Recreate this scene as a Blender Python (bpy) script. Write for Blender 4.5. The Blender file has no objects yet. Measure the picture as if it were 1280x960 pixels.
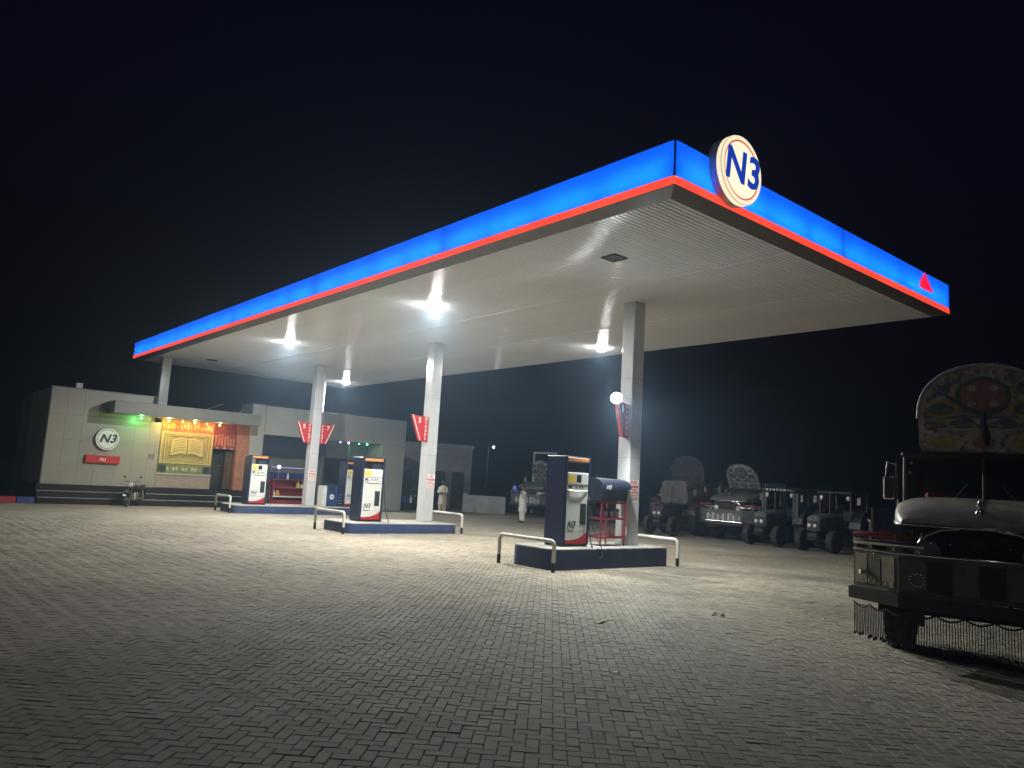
import bpy, bmesh, math, random
from mathutils import Matrix, Vector
random.seed(7)
PI = math.pi
scene = bpy.context.scene
COL = scene.collection

# ------------------------------------------------------------------ camera
def set_camera():
    pitch, roll, yaw = math.radians(7.42), math.radians(3.256), math.radians(40.134)
    cp, sp, c, s = math.cos(pitch), math.sin(pitch), math.cos(roll), math.sin(roll)
    f = Vector((0, cp, sp)); r = Vector((1, 0, 0)); u = Vector((0, -sp, cp))
    r2 = c*r + s*u; u2 = -s*r + c*u
    rz = Matrix.Rotation(-yaw, 3, 'Z')
    r2, u2, f = rz @ r2, rz @ u2, rz @ f
    cam = bpy.data.cameras.new('camera'); cam.sensor_width = 36; cam.lens = 948.57/1280*36
    cam.clip_start = .05; cam.clip_end = 2000
    o = bpy.data.objects.new('camera', cam); COL.objects.link(o)
    o.matrix_world = Matrix(((r2.x, u2.x, -f.x, -8.92), (r2.y, u2.y, -f.y, -7.02), (r2.z, u2.z, -f.z, 1.83), (0, 0, 0, 1)))
    scene.camera = o
set_camera()

# ------------------------------------------------------------------ night sky, added faint fill, exposure
world = bpy.data.worlds.new('World'); scene.world = world; world.use_nodes = True
nt = world.node_tree; bgn = nt.nodes['Background']
sky = nt.nodes.new('ShaderNodeTexSky'); sky.sky_type = 'NISHITA'; sky.sun_disc = False
sky.sun_elevation = math.radians(-3.5); sky.sun_rotation = math.radians(200)
sky.air_density = 1.0; sky.dust_density = 0.3; sky.ozone_density = 3.0
nt.links.new(sky.outputs[0], bgn.inputs[0]); bgn.inputs[1].default_value = SKY_STRENGTH = 0.15
fill_sun = bpy.data.lights.new('fill_sun', 'SUN'); fill_sun.energy = .07; fill_sun.angle = math.radians(.5); fill_sun.color = (.8, .87, 1)  # dim fill added from behind the camera to lift dark fronts
mo = bpy.data.objects.new('fill_sun', fill_sun); COL.objects.link(mo); mo.rotation_euler = (math.radians(42), 0, math.radians(-70))
scene.view_settings.view_transform = 'Standard'; scene.view_settings.look = 'None'
scene.view_settings.exposure = .14; scene.view_settings.gamma = 1
CEILING_W, FLOOD_W = 1060, 360
HAZE = .0026
FASCIA_TUBE = 32
cy = scene.cycles
cy.use_denoising = True; cy.max_bounces = 6; cy.diffuse_bounces = 4; cy.glossy_bounces = 3; cy.volume_bounces = 0
cy.transmission_bounces = 4; cy.sample_clamp_indirect = 4; cy.caustics_reflective = False; cy.caustics_refractive = False
cy.use_light_tree = True

# ------------------------------------------------------------------ materials
def ramp2(n, a, b, p0=.35, p1=.65):
    e = n.color_ramp.elements; e[0].position = p0; e[1].position = p1; e[0].color = (*a, 1); e[1].color = (*b, 1)
def mat(name, col, rough=.5, metal=0, var=.12, scale=6, bump=0, bscale=60, spec=.5, dirt=None, dirt_amt=.35, coat=0, rnd=None, rvar=.15, stain=False):
    m = bpy.data.materials.new(name); m.use_nodes = True
    t = m.node_tree; N = t.nodes; L = t.links; b = N['Principled BSDF']
    b.inputs['Roughness'].default_value = rough; b.inputs['Metallic'].default_value = metal
    b.inputs['Specular IOR Level'].default_value = spec; b.inputs['Coat Weight'].default_value = coat
    tc = N.new('ShaderNodeTexCoord'); nz = N.new('ShaderNodeTexNoise'); nz.inputs['Scale'].default_value = scale
    nz.inputs['Detail'].default_value = 6; nz.inputs['Roughness'].default_value = .62
    L.new(tc.outputs['Object'], nz.inputs['Vector'])
    rp = N.new('ShaderNodeValToRGB'); lo = tuple(max(0, c*(1-var)) for c in col); hi = tuple(min(1, c*(1+var)) for c in col)
    ramp2(rp, lo, hi); L.new(nz.outputs['Fac'], rp.inputs['Fac']); out = rp.outputs['Color']
    if dirt:
        n2 = N.new('ShaderNodeTexNoise'); n2.inputs['Scale'].default_value = scale*.37; n2.inputs['Detail'].default_value = 8
        L.new(tc.outputs['Object'], n2.inputs['Vector'])
        r2 = N.new('ShaderNodeValToRGB'); ramp2(r2, (0, 0, 0), (dirt_amt,)*3, .48, .72); L.new(n2.outputs['Fac'], r2.inputs['Fac'])
        mx = N.new('ShaderNodeMix'); mx.data_type = 'RGBA'; L.new(r2.outputs['Color'], mx.inputs['Factor'])
        L.new(out, mx.inputs['A']); mx.inputs['B'].default_value = (*dirt, 1); out = mx.outputs['Result']
    if stain:                                   # oil drips and worn, dusty patches, laid out in the place itself
        gp = N.new('ShaderNodeNewGeometry')
        for sc, lo_, hi_, cc, am in ((.33, .45, .7, tuple(c*.72 for c in col), .75), (1.9, .64, .74, (.075, .066, .056), .6), (.11, .5, .68, tuple(min(1, c*1.18) for c in col), .6)):
            n3 = N.new('ShaderNodeTexNoise'); n3.inputs['Scale'].default_value = sc; n3.inputs['Detail'].default_value = 5; L.new(gp.outputs['Position'], n3.inputs['Vector'])
            r3 = N.new('ShaderNodeValToRGB'); ramp2(r3, (0, 0, 0), (am,)*3, lo_, hi_); L.new(n3.outputs['Fac'], r3.inputs['Fac'])
            m3 = N.new('ShaderNodeMix'); m3.data_type = 'RGBA'; L.new(r3.outputs['Color'], m3.inputs['Factor']); L.new(out, m3.inputs['A']); m3.inputs['B'].default_value = (*cc, 1); out = m3.outputs['Result']
    if rnd:
        if rnd == 'island': g = N.new('ShaderNodeNewGeometry'); rv = g.outputs['Random Per Island']
        else: g = N.new('ShaderNodeObjectInfo'); rv = g.outputs['Random']
        mr = N.new('ShaderNodeMapRange'); mr.inputs['To Min'].default_value = 1-rvar; mr.inputs['To Max'].default_value = 1+rvar
        L.new(rv, mr.inputs['Value'])
        hs = N.new('ShaderNodeHueSaturation'); L.new(mr.outputs['Result'], hs.inputs['Value']); L.new(out, hs.inputs['Color']); out = hs.outputs['Color']
    L.new(out, b.inputs['Base Color'])
    rr = N.new('ShaderNodeMapRange'); rr.inputs['To Min'].default_value = max(.02, rough*.8); rr.inputs['To Max'].default_value = min(1, rough*1.25)
    L.new(nz.outputs['Fac'], rr.inputs['Value']); L.new(rr.outputs['Result'], b.inputs['Roughness'])
    if bump:
        bn = N.new('ShaderNodeTexNoise'); bn.inputs['Scale'].default_value = bscale; bn.inputs['Detail'].default_value = 5
        L.new(tc.outputs['Object'], bn.inputs['Vector'])
        bp = N.new('ShaderNodeBump'); bp.inputs['Strength'].default_value = bump; bp.inputs['Distance'].default_value = .01
        L.new(bn.outputs['Fac'], bp.inputs['Height']); L.new(bp.outputs['Normal'], b.inputs['Normal'])
    return m
def glow(name, col, strength, var=0, scale=1.5, base=(.02, .02, .02)):
    m = bpy.data.materials.new(name); m.use_nodes = True
    t = m.node_tree; b = t.nodes['Principled BSDF']; b.inputs['Base Color'].default_value = (*base, 1)
    b.inputs['Roughness'].default_value = .35; b.inputs['Emission Color'].default_value = (*col, 1); b.inputs['Emission Strength'].default_value = strength
    if var:
        tc = t.nodes.new('ShaderNodeTexCoord'); nz = t.nodes.new('ShaderNodeTexNoise'); nz.inputs['Scale'].default_value = scale
        nz.inputs['Detail'].default_value = 1
        t.links.new(tc.outputs['Object'], nz.inputs['Vector'])
        mr = t.nodes.new('ShaderNodeMapRange'); mr.inputs['From Min'].default_value = .3; mr.inputs['From Max'].default_value = .7
        mr.inputs['To Min'].default_value = strength*(1-var); mr.inputs['To Max'].default_value = strength*(1+var)
        t.links.new(nz.outputs['Fac'], mr.inputs['Value']); t.links.new(mr.outputs['Result'], b.inputs['Emission Strength'])
    return m
def glassy(name, col=(.02, .03, .04), rough=.08, alpha=.45):
    m = bpy.data.materials.new(name); m.use_nodes = True; b = m.node_tree.nodes['Principled BSDF']
    b.inputs['Base Color'].default_value = (*col, 1); b.inputs['Roughness'].default_value = rough; b.inputs['Alpha'].default_value = alpha
    return m
M = {}
M['paver'] = mat('paver', (.305, .262, .2), .78, var=.16, scale=1.1, bump=.35, bscale=110, dirt=(.13, .112, .09), dirt_amt=.6, rnd='island', rvar=.13, stain=True)
M['paver_single'] = mat('paver_single', (.305, .262, .2), .78, var=.2, scale=9, bump=.35, bscale=110, dirt=(.14, .12, .1), dirt_amt=.45, rnd='object', rvar=.13, stain=True)
M['sand'] = mat('joint_sand', (.15, .13, .104), .95, var=.3, scale=9, bump=.5)
M['far_paving'] = mat('far_paving', (.255, .228, .182), .85, var=.18, scale=1.3, bump=.4, bscale=14, dirt=(.13, .115, .095), dirt_amt=.5)
M['soil'] = mat('soil', (.07, .062, .05), .95, var=.35, scale=.8, bump=.5, bscale=5)
M['soffit'] = mat('soffit_white', (.9, .91, .94), .14, var=.05, scale=.7, spec=1.0, dirt=(.72, .715, .71), dirt_amt=.3)
M['soffit_gap'] = mat('soffit_gap', (.2, .2, .2), .6)
M['trim'] = mat('canopy_trim', (.13, .118, .122), .32, var=.1, scale=2, spec=.5)
M['roof'] = mat('roof_deck', (.12, .12, .125), .7)
def sheet_mat(name, col):
    m = bpy.data.materials.new(name); m.use_nodes = True; t = m.node_tree; N = t.nodes; L = t.links
    out = N['Material Output']; b = N['Principled BSDF']; b.inputs['Base Color'].default_value = (*[c*.3 for c in col], 1); b.inputs['Roughness'].default_value = .25
    tr = N.new('ShaderNodeBsdfTranslucent'); tc = N.new('ShaderNodeTexCoord'); nz = N.new('ShaderNodeTexNoise'); nz.inputs['Scale'].default_value = 1.7; nz.inputs['Detail'].default_value = 4
    L.new(tc.outputs['Object'], nz.inputs['Vector']); rp = N.new('ShaderNodeValToRGB'); ramp2(rp, tuple(c*.86 for c in col), tuple(min(1, c) for c in col)); L.new(nz.outputs['Fac'], rp.inputs['Fac']); L.new(rp.outputs['Color'], tr.inputs['Color'])
    mx = N.new('ShaderNodeMixShader'); mx.inputs[0].default_value = .12; L.new(tr.outputs[0], mx.inputs[1]); L.new(b.outputs[0], mx.inputs[2]); L.new(mx.outputs[0], out.inputs['Surface'])
    return m
M['blue_fascia'] = sheet_mat('blue_translucent_sheet', (.004, .125, 1))
M['blue_end'] = glow('blue_end_panel', (.004, .125, 1), 1.4)
M['tube_white'] = glow('fascia_tube', (.95, 1, 1), FASCIA_TUBE)
M['box_white'] = mat('fascia_box_white', (.7, .7, .7), .6)
M['red_fascia'] = glow('red_backlit_strip', (1, .07, .038), 1.15, .12, .7)
M['red_logo'] = glow('red_backlit_mark', (1, .012, .05), 1.0)
M['black_gap'] = mat('black_gap', (.01, .01, .012), .6)
M['column'] = mat('column_cladding', (.54, .54, .56), .16, var=.05, scale=2.5, spec=.6, dirt=(.42, .41, .39), dirt_amt=.3)
M['cream_sign'] = glow('cream_backlit_face', (1, .88, .64), 1.05, .05, 2)
M['sign_side'] = mat('sign_side', (.75, .73, .68), .3)
M['ring_red'] = glow('red_ring', (.85, .07, .02), .75)
M['ring_white'] = glow('pale_rim', (1, .86, .58), .95)
M['n3_blue'] = glow('blue_letter', (.006, .05, .42), .85)
M['navy'] = mat('navy_paint', (.014, .022, .06), .34, var=.1, scale=5, spec=.5)
M['pump_white'] = mat('pump_white', (.62, .63, .6), .36, var=.05, scale=4, dirt=(.38, .37, .33), dirt_amt=.3)
M['pump_red'] = mat('pump_red', (.42, .02, .022), .36)
M['orange'] = mat('orange_strip', (.62, .25, .07), .4)
M['yellow'] = mat('yellow_sticker', (.68, .5, .07), .5)
M['keypad'] = mat('keypad_green_black', (.02, .035, .03), .4, var=.5, scale=40)
M['screen'] = mat('dark_screen', (.015, .017, .02), .15)
M['screen_on'] = glow('lit_screen', (.95, 1, 1), 1.3)
M['letter_navy'] = mat('letter_navy', (.012, .016, .035), .45)
M['rubber'] = mat('black_rubber', (.018, .018, .019), .6)
M['tyre'] = mat('tyre', (.022, .021, .02), .85, var=.3, scale=14, dirt=(.07, .062, .05), dirt_amt=.6)
M['island_blue'] = mat('island_blue', (.03, .05, .135), .5, var=.14, scale=4, dirt=(.09, .095, .11), dirt_amt=.5, bump=.15)
M['concrete'] = mat('concrete', (.36, .345, .31), .8, var=.14, scale=5, bump=.3, dirt=(.2, .185, .16))
M['white_paint'] = mat('white_paint', (.6, .59, .54), .42, var=.07, scale=8, dirt=(.3, .28, .22), dirt_amt=.4)
M['black_paint'] = mat('black_paint', (.015, .015, .016), .5)
M['red_steel'] = mat('red_steel', (.30, .03, .035), .42, var=.15, scale=9)
M['hood_blue'] = mat('display_hood', (.014, .018, .036), .4)
M['sign_red'] = mat('sign_red', (.50, .018, .02), .35)
M['sign_white'] = mat('sign_white', (.78, .78, .76), .5)
M['dull_red'] = mat('dull_red_panel', (.19, .035, .03), .6, var=.4, scale=9)
M['print_red'] = mat('print_red', (.5, .035, .04), .6)
M['acm'] = mat('wall_panel', (.31, .285, .235), .36, var=.05, scale=1.2, dirt=(.25, .235, .2), dirt_amt=.4)
M['acm_light'] = mat('bay_cladding', (.4, .41, .385), .36, var=.05, scale=1.2, dirt=(.3, .3, .28), dirt_amt=.4)
M['acm_dark'] = mat('slab_cladding', (.17, .168, .15), .4, var=.06, scale=1.5, dirt=(.13, .128, .115))
M['core'] = mat('wall_core', (.09, .088, .08), .8)
M['granite'] = mat('black_granite', (.016, .016, .018), .22, var=.4, scale=40)
M['nosing'] = mat('pale_nosing', (.45, .45, .43), .4)
M['gold'] = mat('gold_relief', (.5, .43, .15), .36, var=.12, scale=9)
M['gold_dark'] = mat('gold_ground', (.33, .27, .085), .45, var=.2, scale=12)
M['mosaic'] = mat('mosaic_green', (.16, .19, .075), .5, var=.8, scale=26)
M['ornament'] = mat('orange_ornament', (.42, .16, .05), .5, var=.75, scale=24)
M['brown_panel'] = mat('brown_panel', (.30, .245, .19), .5, var=.12, scale=7)
M['terracotta'] = mat('terracotta', (.34, .15, .085), .6, var=.2, scale=5)
M['dark_wood'] = mat('dark_wood', (.02, .018, .017), .4)
M['curtain'] = mat('curtain', (.14, .1, .07), .85, var=.3, scale=6)
M['navy_wall'] = mat('navy_wall', (.02, .026, .055), .5)
M['grey_wall'] = mat('grey_wall', (.16, .165, .16), .6, var=.1, scale=2)
M['aluminium'] = mat('aluminium', (.5, .5, .5), .35, metal=.9)
M['chrome'] = mat('chrome', (.7, .69, .66), .16, metal=1, var=.1, dirt=(.3, .28, .25), dirt_amt=.4)
M['kiosk'] = mat('kiosk_blue', (.02, .045, .15), .4)
M['bulb_white'] = glow('white_lamp', (1, .99, .96), 150)
M['flood_white'] = glow('flood_lamp', (.95, 1, 1), 320)
M['bulb_warm'] = glow('warm_lamp', (1, .62, .2), 8)
M['bulb_orange'] = glow('orange_lamp', (1, .4, .13), 7)
M['bulb_green'] = glow('green_lamp', (.12, 1, .3), 6)
M['bulb_purple'] = glow('purple_lamp', (.9, .42, 1), 6)
M['bulb_cold'] = glow('cold_lamp', (.75, .9, 1), 5)
M['skin'] = mat('skin', (.23, .12, .075), .55, var=.08)
M['cloth_white'] = mat('white_cotton', (.62, .62, .58), .85, var=.08, scale=14, bump=.25, bscale=18)
M['cloth_cream'] = mat('cream_cotton', (.5, .47, .38), .85, var=.08, scale=14, bump=.25, bscale=18)
M['hair'] = mat('black_hair', (.012, .01, .009), .6)
M['shoe'] = mat('dark_leather', (.03, .02, .015), .5)
M['blue_plastic'] = mat('blue_plastic', (.02, .11, .42), .35)
M['truck_dark'] = mat('truck_dark_enamel', (.035, .028, .028), .38, var=.3, scale=7, dirt=(.07, .06, .05), dirt_amt=.5)
M['truck_panel'] = mat('truck_bumper', (.17, .15, .125), .5, var=.25, scale=8, dirt=(.08, .07, .055), dirt_amt=.6, spec=.4)
M['hood_pale'] = mat('pale_bonnet', (.44, .39, .31), .4, var=.2, scale=5, dirt=(.16, .14, .11))
M['truck_red'] = mat('truck_red', (.28, .012, .016), .4)
M['steel_dark'] = mat('dark_steel', (.05, .048, .046), .45, metal=.6, var=.2)
M['hub'] = mat('wheel_hub', (.16, .14, .12), .5, metal=.3, var=.25, scale=14)
M['glass'] = glassy('windscreen_glass')
M['lens'] = mat('lamp_lens', (.75, .75, .72), .06, spec=1, coat=1)
M['old_lens'] = mat('dusty_lens', (.22, .21, .19), .15, spec=.8)
M['orn_base'] = mat('crown_ground', (.55, .45, .4), .5, var=.5, scale=7)
M['orn_cream'] = mat('crown_cream', (.55, .46, .3), .5, var=.25, scale=15)
M['orn_yellow'] = mat('crown_yellow', (.5, .36, .13), .5, var=.25, scale=15)
M['orn_red'] = mat('crown_red', (.4, .2, .18), .5, var=.25, scale=15)
M['orn_green'] = mat('crown_green', (.17, .2, .14), .5, var=.25, scale=15)
M['orn_blue'] = mat('crown_blue', (.2, .2, .26), .5, var=.25, scale=15)
M['orn_white'] = mat('crown_white', (.5, .5, .46), .5, var=.25, scale=15)
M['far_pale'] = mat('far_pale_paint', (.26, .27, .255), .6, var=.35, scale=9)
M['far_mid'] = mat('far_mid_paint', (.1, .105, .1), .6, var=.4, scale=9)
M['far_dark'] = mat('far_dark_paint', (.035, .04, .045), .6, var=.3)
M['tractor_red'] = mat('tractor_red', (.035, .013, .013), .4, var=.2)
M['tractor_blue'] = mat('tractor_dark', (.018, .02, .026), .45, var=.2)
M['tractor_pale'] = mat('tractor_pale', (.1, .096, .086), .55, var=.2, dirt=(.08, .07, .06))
M['tarp'] = mat('striped_tarpaulin', (.1, .085, .075), .9, var=.35, scale=5, bump=.5, bscale=9)
M['plaster'] = mat('weathered_plaster', (.17, .17, .165), .9, var=.2, scale=1.4, bump=.3, bscale=8, dirt=(.09, .09, .088))
M['white_wall'] = mat('whitewashed_wall', (.46, .47, .45), .9, var=.12, scale=2.5, bump=.3, dirt=(.22, .21, .19))
M['kerb_red'] = mat('kerb_red', (.30, .028, .035), .6, var=.2)
M['kerb_blue'] = mat('kerb_blue', (.035, .06, .19), .6, var=.2)
M['paper'] = mat('litter_paper', (.8, .79, .74), .8)
M['leaf'] = mat('dry_leaf', (.42, .36, .16), .8)

# ------------------------------------------------------------------ mesh helpers
class MB:
    def __init__(s): s.v = []; s.f = []
    def add(s, vs, fs, T=None):
        o = len(s.v)
        s.v += [tuple(T @ Vector(p)) if T is not None else tuple(p) for p in vs]
        s.f += [tuple(i+o for i in f) for f in fs]; return s
    def box(s, x0, x1, y0, y1, z0, z1, T=None):
        vs = [(x0,y0,z0),(x1,y0,z0),(x1,y1,z0),(x0,y1,z0),(x0,y0,z1),(x1,y0,z1),(x1,y1,z1),(x0,y1,z1)]
        return s.add(vs, [(3,2,1,0),(4,5,6,7),(0,1,5,4),(1,2,6,5),(2,3,7,6),(3,0,4,7)], T)
    def cbox(s, x0, x1, y0, y1, z0, z1, b=.01, T=None):
        bm = bmesh.new()
        for x, ax in ((x0, b), (x1, -b)):
            for y, ay in ((y0, b), (y1, -b)):
                for z, az in ((z0, b), (z1, -b)):
                    bm.verts.new((x, y+ay, z+az)); bm.verts.new((x+ax, y, z+az)); bm.verts.new((x+ax, y+ay, z))
        r = bmesh.ops.convex_hull(bm, input=bm.verts)
        bmesh.ops.dissolve_limit(bm, angle_limit=.01, verts=bm.verts, edges=bm.edges)
        bm.verts.index_update()
        s.add([v.co[:] for v in bm.verts], [tuple(v.index for v in f.verts) for f in bm.faces], T); bm.free(); return s
    def prism(s, poly, a0, a1, axis='y', T=None):
        n = len(poly)
        def P(p, a): return {'y': (p[0], a, p[1]), 'x': (a, p[0], p[1]), 'z': (p[0], p[1], a)}[axis]
        vs = [P(p, a0) for p in poly]+[P(p, a1) for p in poly]
        fs = [tuple(range(n)), tuple(range(2*n-1, n-1, -1))]+[(i, i+n, (i+1) % n+n, (i+1) % n) for i in range(n)]
        return s.add(vs, fs, T)
    def cyl(s, p0, p1, r0, r1=None, n=16, caps=True, T=None):
        r1 = r0 if r1 is None else r1
        p0, p1 = Vector(p0), Vector(p1); d = (p1-p0).normalized()
        a = d.orthogonal().normalized(); b = d.cross(a)
        vs = []
        for p, r in ((p0, r0), (p1, r1)):
            for i in range(n): t = 2*PI*i/n; vs.append(p+r*(math.cos(t)*a+math.sin(t)*b))
        fs = [(i, (i+1) % n, (i+1) % n+n, i+n) for i in range(n)]
        if caps: fs += [tuple(range(n-1, -1, -1)), tuple(range(n, 2*n))]
        return s.add(vs, fs, T)
    def tube(s, pts, r, n=8, T=None):
        pts = [Vector(p) for p in pts]; vs = []; fs = []; k = len(pts)
        rs = r if isinstance(r, (list, tuple)) else [r]*k
        d0 = (pts[1]-pts[0]).normalized(); a = d0.orthogonal().normalized()
        for i, p in enumerate(pts):
            d = (pts[min(i+1, k-1)]-pts[max(i-1, 0)]).normalized()
            a = (a-d*a.dot(d)).normalized(); b = d.cross(a)
            for j in range(n): t = 2*PI*j/n; vs.append(p+rs[i]*(math.cos(t)*a+math.sin(t)*b))
        for i in range(k-1):
            for j in range(n): fs.append((i*n+j, i*n+(j+1) % n, (i+1)*n+(j+1) % n, (i+1)*n+j))
        fs += [tuple(range(n-1, -1, -1)), tuple(range((k-1)*n, k*n))]
        return s.add(vs, fs, T)
    def lathe(s, prof, n=24, T=None, close=False):
        vs = []; fs = []; k = len(prof)
        for r, z in prof:
            for j in range(n): t = 2*PI*j/n; vs.append((r*math.cos(t), r*math.sin(t), z))
        for i in range(k-1 if not close else k):
            i2 = (i+1) % k
            for j in range(n): fs.append((i*n+j, i*n+(j+1) % n, i2*n+(j+1) % n, i2*n+j))
        if not close: fs += [tuple(range(n-1, -1, -1)), tuple(range((k-1)*n, k*n))]
        return s.add(vs, fs, T)
    def ell(s, c, r, n=14, m=9, T=None):
        prof = []
        vs = []; fs = []
        for i in range(m+1):
            ph = -PI/2+PI*i/m
            for j in range(n):
                t = 2*PI*j/n; vs.append((c[0]+r[0]*math.cos(ph)*math.cos(t), c[1]+r[1]*math.cos(ph)*math.sin(t), c[2]+r[2]*math.sin(ph)))
        for i in range(m):
            for j in range(n): fs.append((i*n+j, i*n+(j+1) % n, (i+1)*n+(j+1) % n, (i+1)*n+j))
        return s.add(vs, fs, T)
    def loft(s, rings, T=None, caps=True):
        n = len(rings[0]); vs = [p for r in rings for p in r]; fs = []
        for i in range(len(rings)-1):
            for j in range(n): fs.append((i*n+j, i*n+(j+1) % n, (i+1)*n+(j+1) % n, (i+1)*n+j))
        if caps: fs += [tuple(range(n-1, -1, -1)), tuple(range((len(rings)-1)*n, len(rings)*n))]
        return s.add(vs, fs, T)
    def mesh(s, name, m, smooth=0):
        me = bpy.data.meshes.new(name); me.from_pydata(s.v, [], s.f); me.validate()
        bm = bmesh.new(); bm.from_mesh(me); bmesh.ops.recalc_face_normals(bm, faces=bm.faces); bm.to_mesh(me); bm.free()
        me.materials.append(M[m] if isinstance(m, str) else m)
        if smooth:
            me.shade_smooth(); me.set_sharp_from_angle(angle=math.radians(smooth))
        return me
def link(name, me, parent=None, loc=None, rz=None):
    o = bpy.data.objects.new(name, me); COL.objects.link(o)
    if parent: o.parent = parent
    if loc: o.location = loc
    if rz is not None: o.rotation_euler = (0, 0, rz)
    return o
def part(name, mb, m, parent=None, smooth=0, label=None, loc=None, rz=None):
    o = link(name, mb.mesh(name, m, smooth), parent, loc, rz)
    if label: o['label'] = label
    return o
def tag(o, label, cat, group=None):
    o['label'] = label; o['category'] = cat
    if group: o['group'] = group
    return o
def thing(name, label, cat, loc=(0, 0, 0), rz=0, group=None):
    o = link(name, None, None, loc, rz); o.empty_display_size = .2; o['kind'] = 'thing'
    return tag(o, label, cat, group)
def structure(o): o['kind'] = 'structure'; return o
def text_mb(body, size, depth=.01, shear=0, bold=0, align='CENTER', spacing=1):
    cu = bpy.data.curves.new('lettering', 'FONT'); cu.body = body; cu.size = size; cu.extrude = depth/2; cu.shear = shear
    cu.offset = bold; cu.align_x = align; cu.align_y = 'CENTER'; cu.resolution_u = 3; cu.space_character = spacing
    o = bpy.data.objects.new('lettering', cu); COL.objects.link(o)
    dg = bpy.context.evaluated_depsgraph_get(); me = bpy.data.meshes.new_from_object(o.evaluated_get(dg))
    mb = MB(); mb.v = [v.co[:] for v in me.vertices]; mb.f = [tuple(p.vertices) for p in me.polygons]
    bpy.data.objects.remove(o); bpy.data.curves.remove(cu); bpy.data.meshes.remove(me)
    return mb
def put(mb, T): r = MB(); r.add(mb.v, mb.f, T); return r
def front(x, y, z): return Matrix(((1, 0, 0, x), (0, 0, -1, y), (0, 1, 0, z), (0, 0, 0, 1)))     # text facing -y
def facing(x, y, z, rz): return Matrix.Translation((x, y, z)) @ Matrix.Rotation(rz, 4, 'Z') @ front(0, 0, 0)
def arc(cx, cy, r, a0, a1, n): return [(cx+r*math.cos(a0+(a1-a0)*i/n), cy+r*math.sin(a0+(a1-a0)*i/n)) for i in range(n+1)]
def lamp(kind, name, parent, loc, power, color, size=.1, aim=None, spot=None, blend=.5):
    l = bpy.data.lights.new(name, kind); l.energy = power; l.color = color
    if kind == 'AREA': l.shape = 'DISK'; l.size = size
    else: l.shadow_soft_size = size
    if kind == 'SPOT': l.spot_size = spot; l.spot_blend = blend
    o = bpy.data.objects.new(name, l); COL.objects.link(o); o.parent = parent; o.location = loc
    if aim is not None: o.rotation_euler = Vector(aim).to_track_quat('-Z', 'Y').to_euler()
    return o

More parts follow.
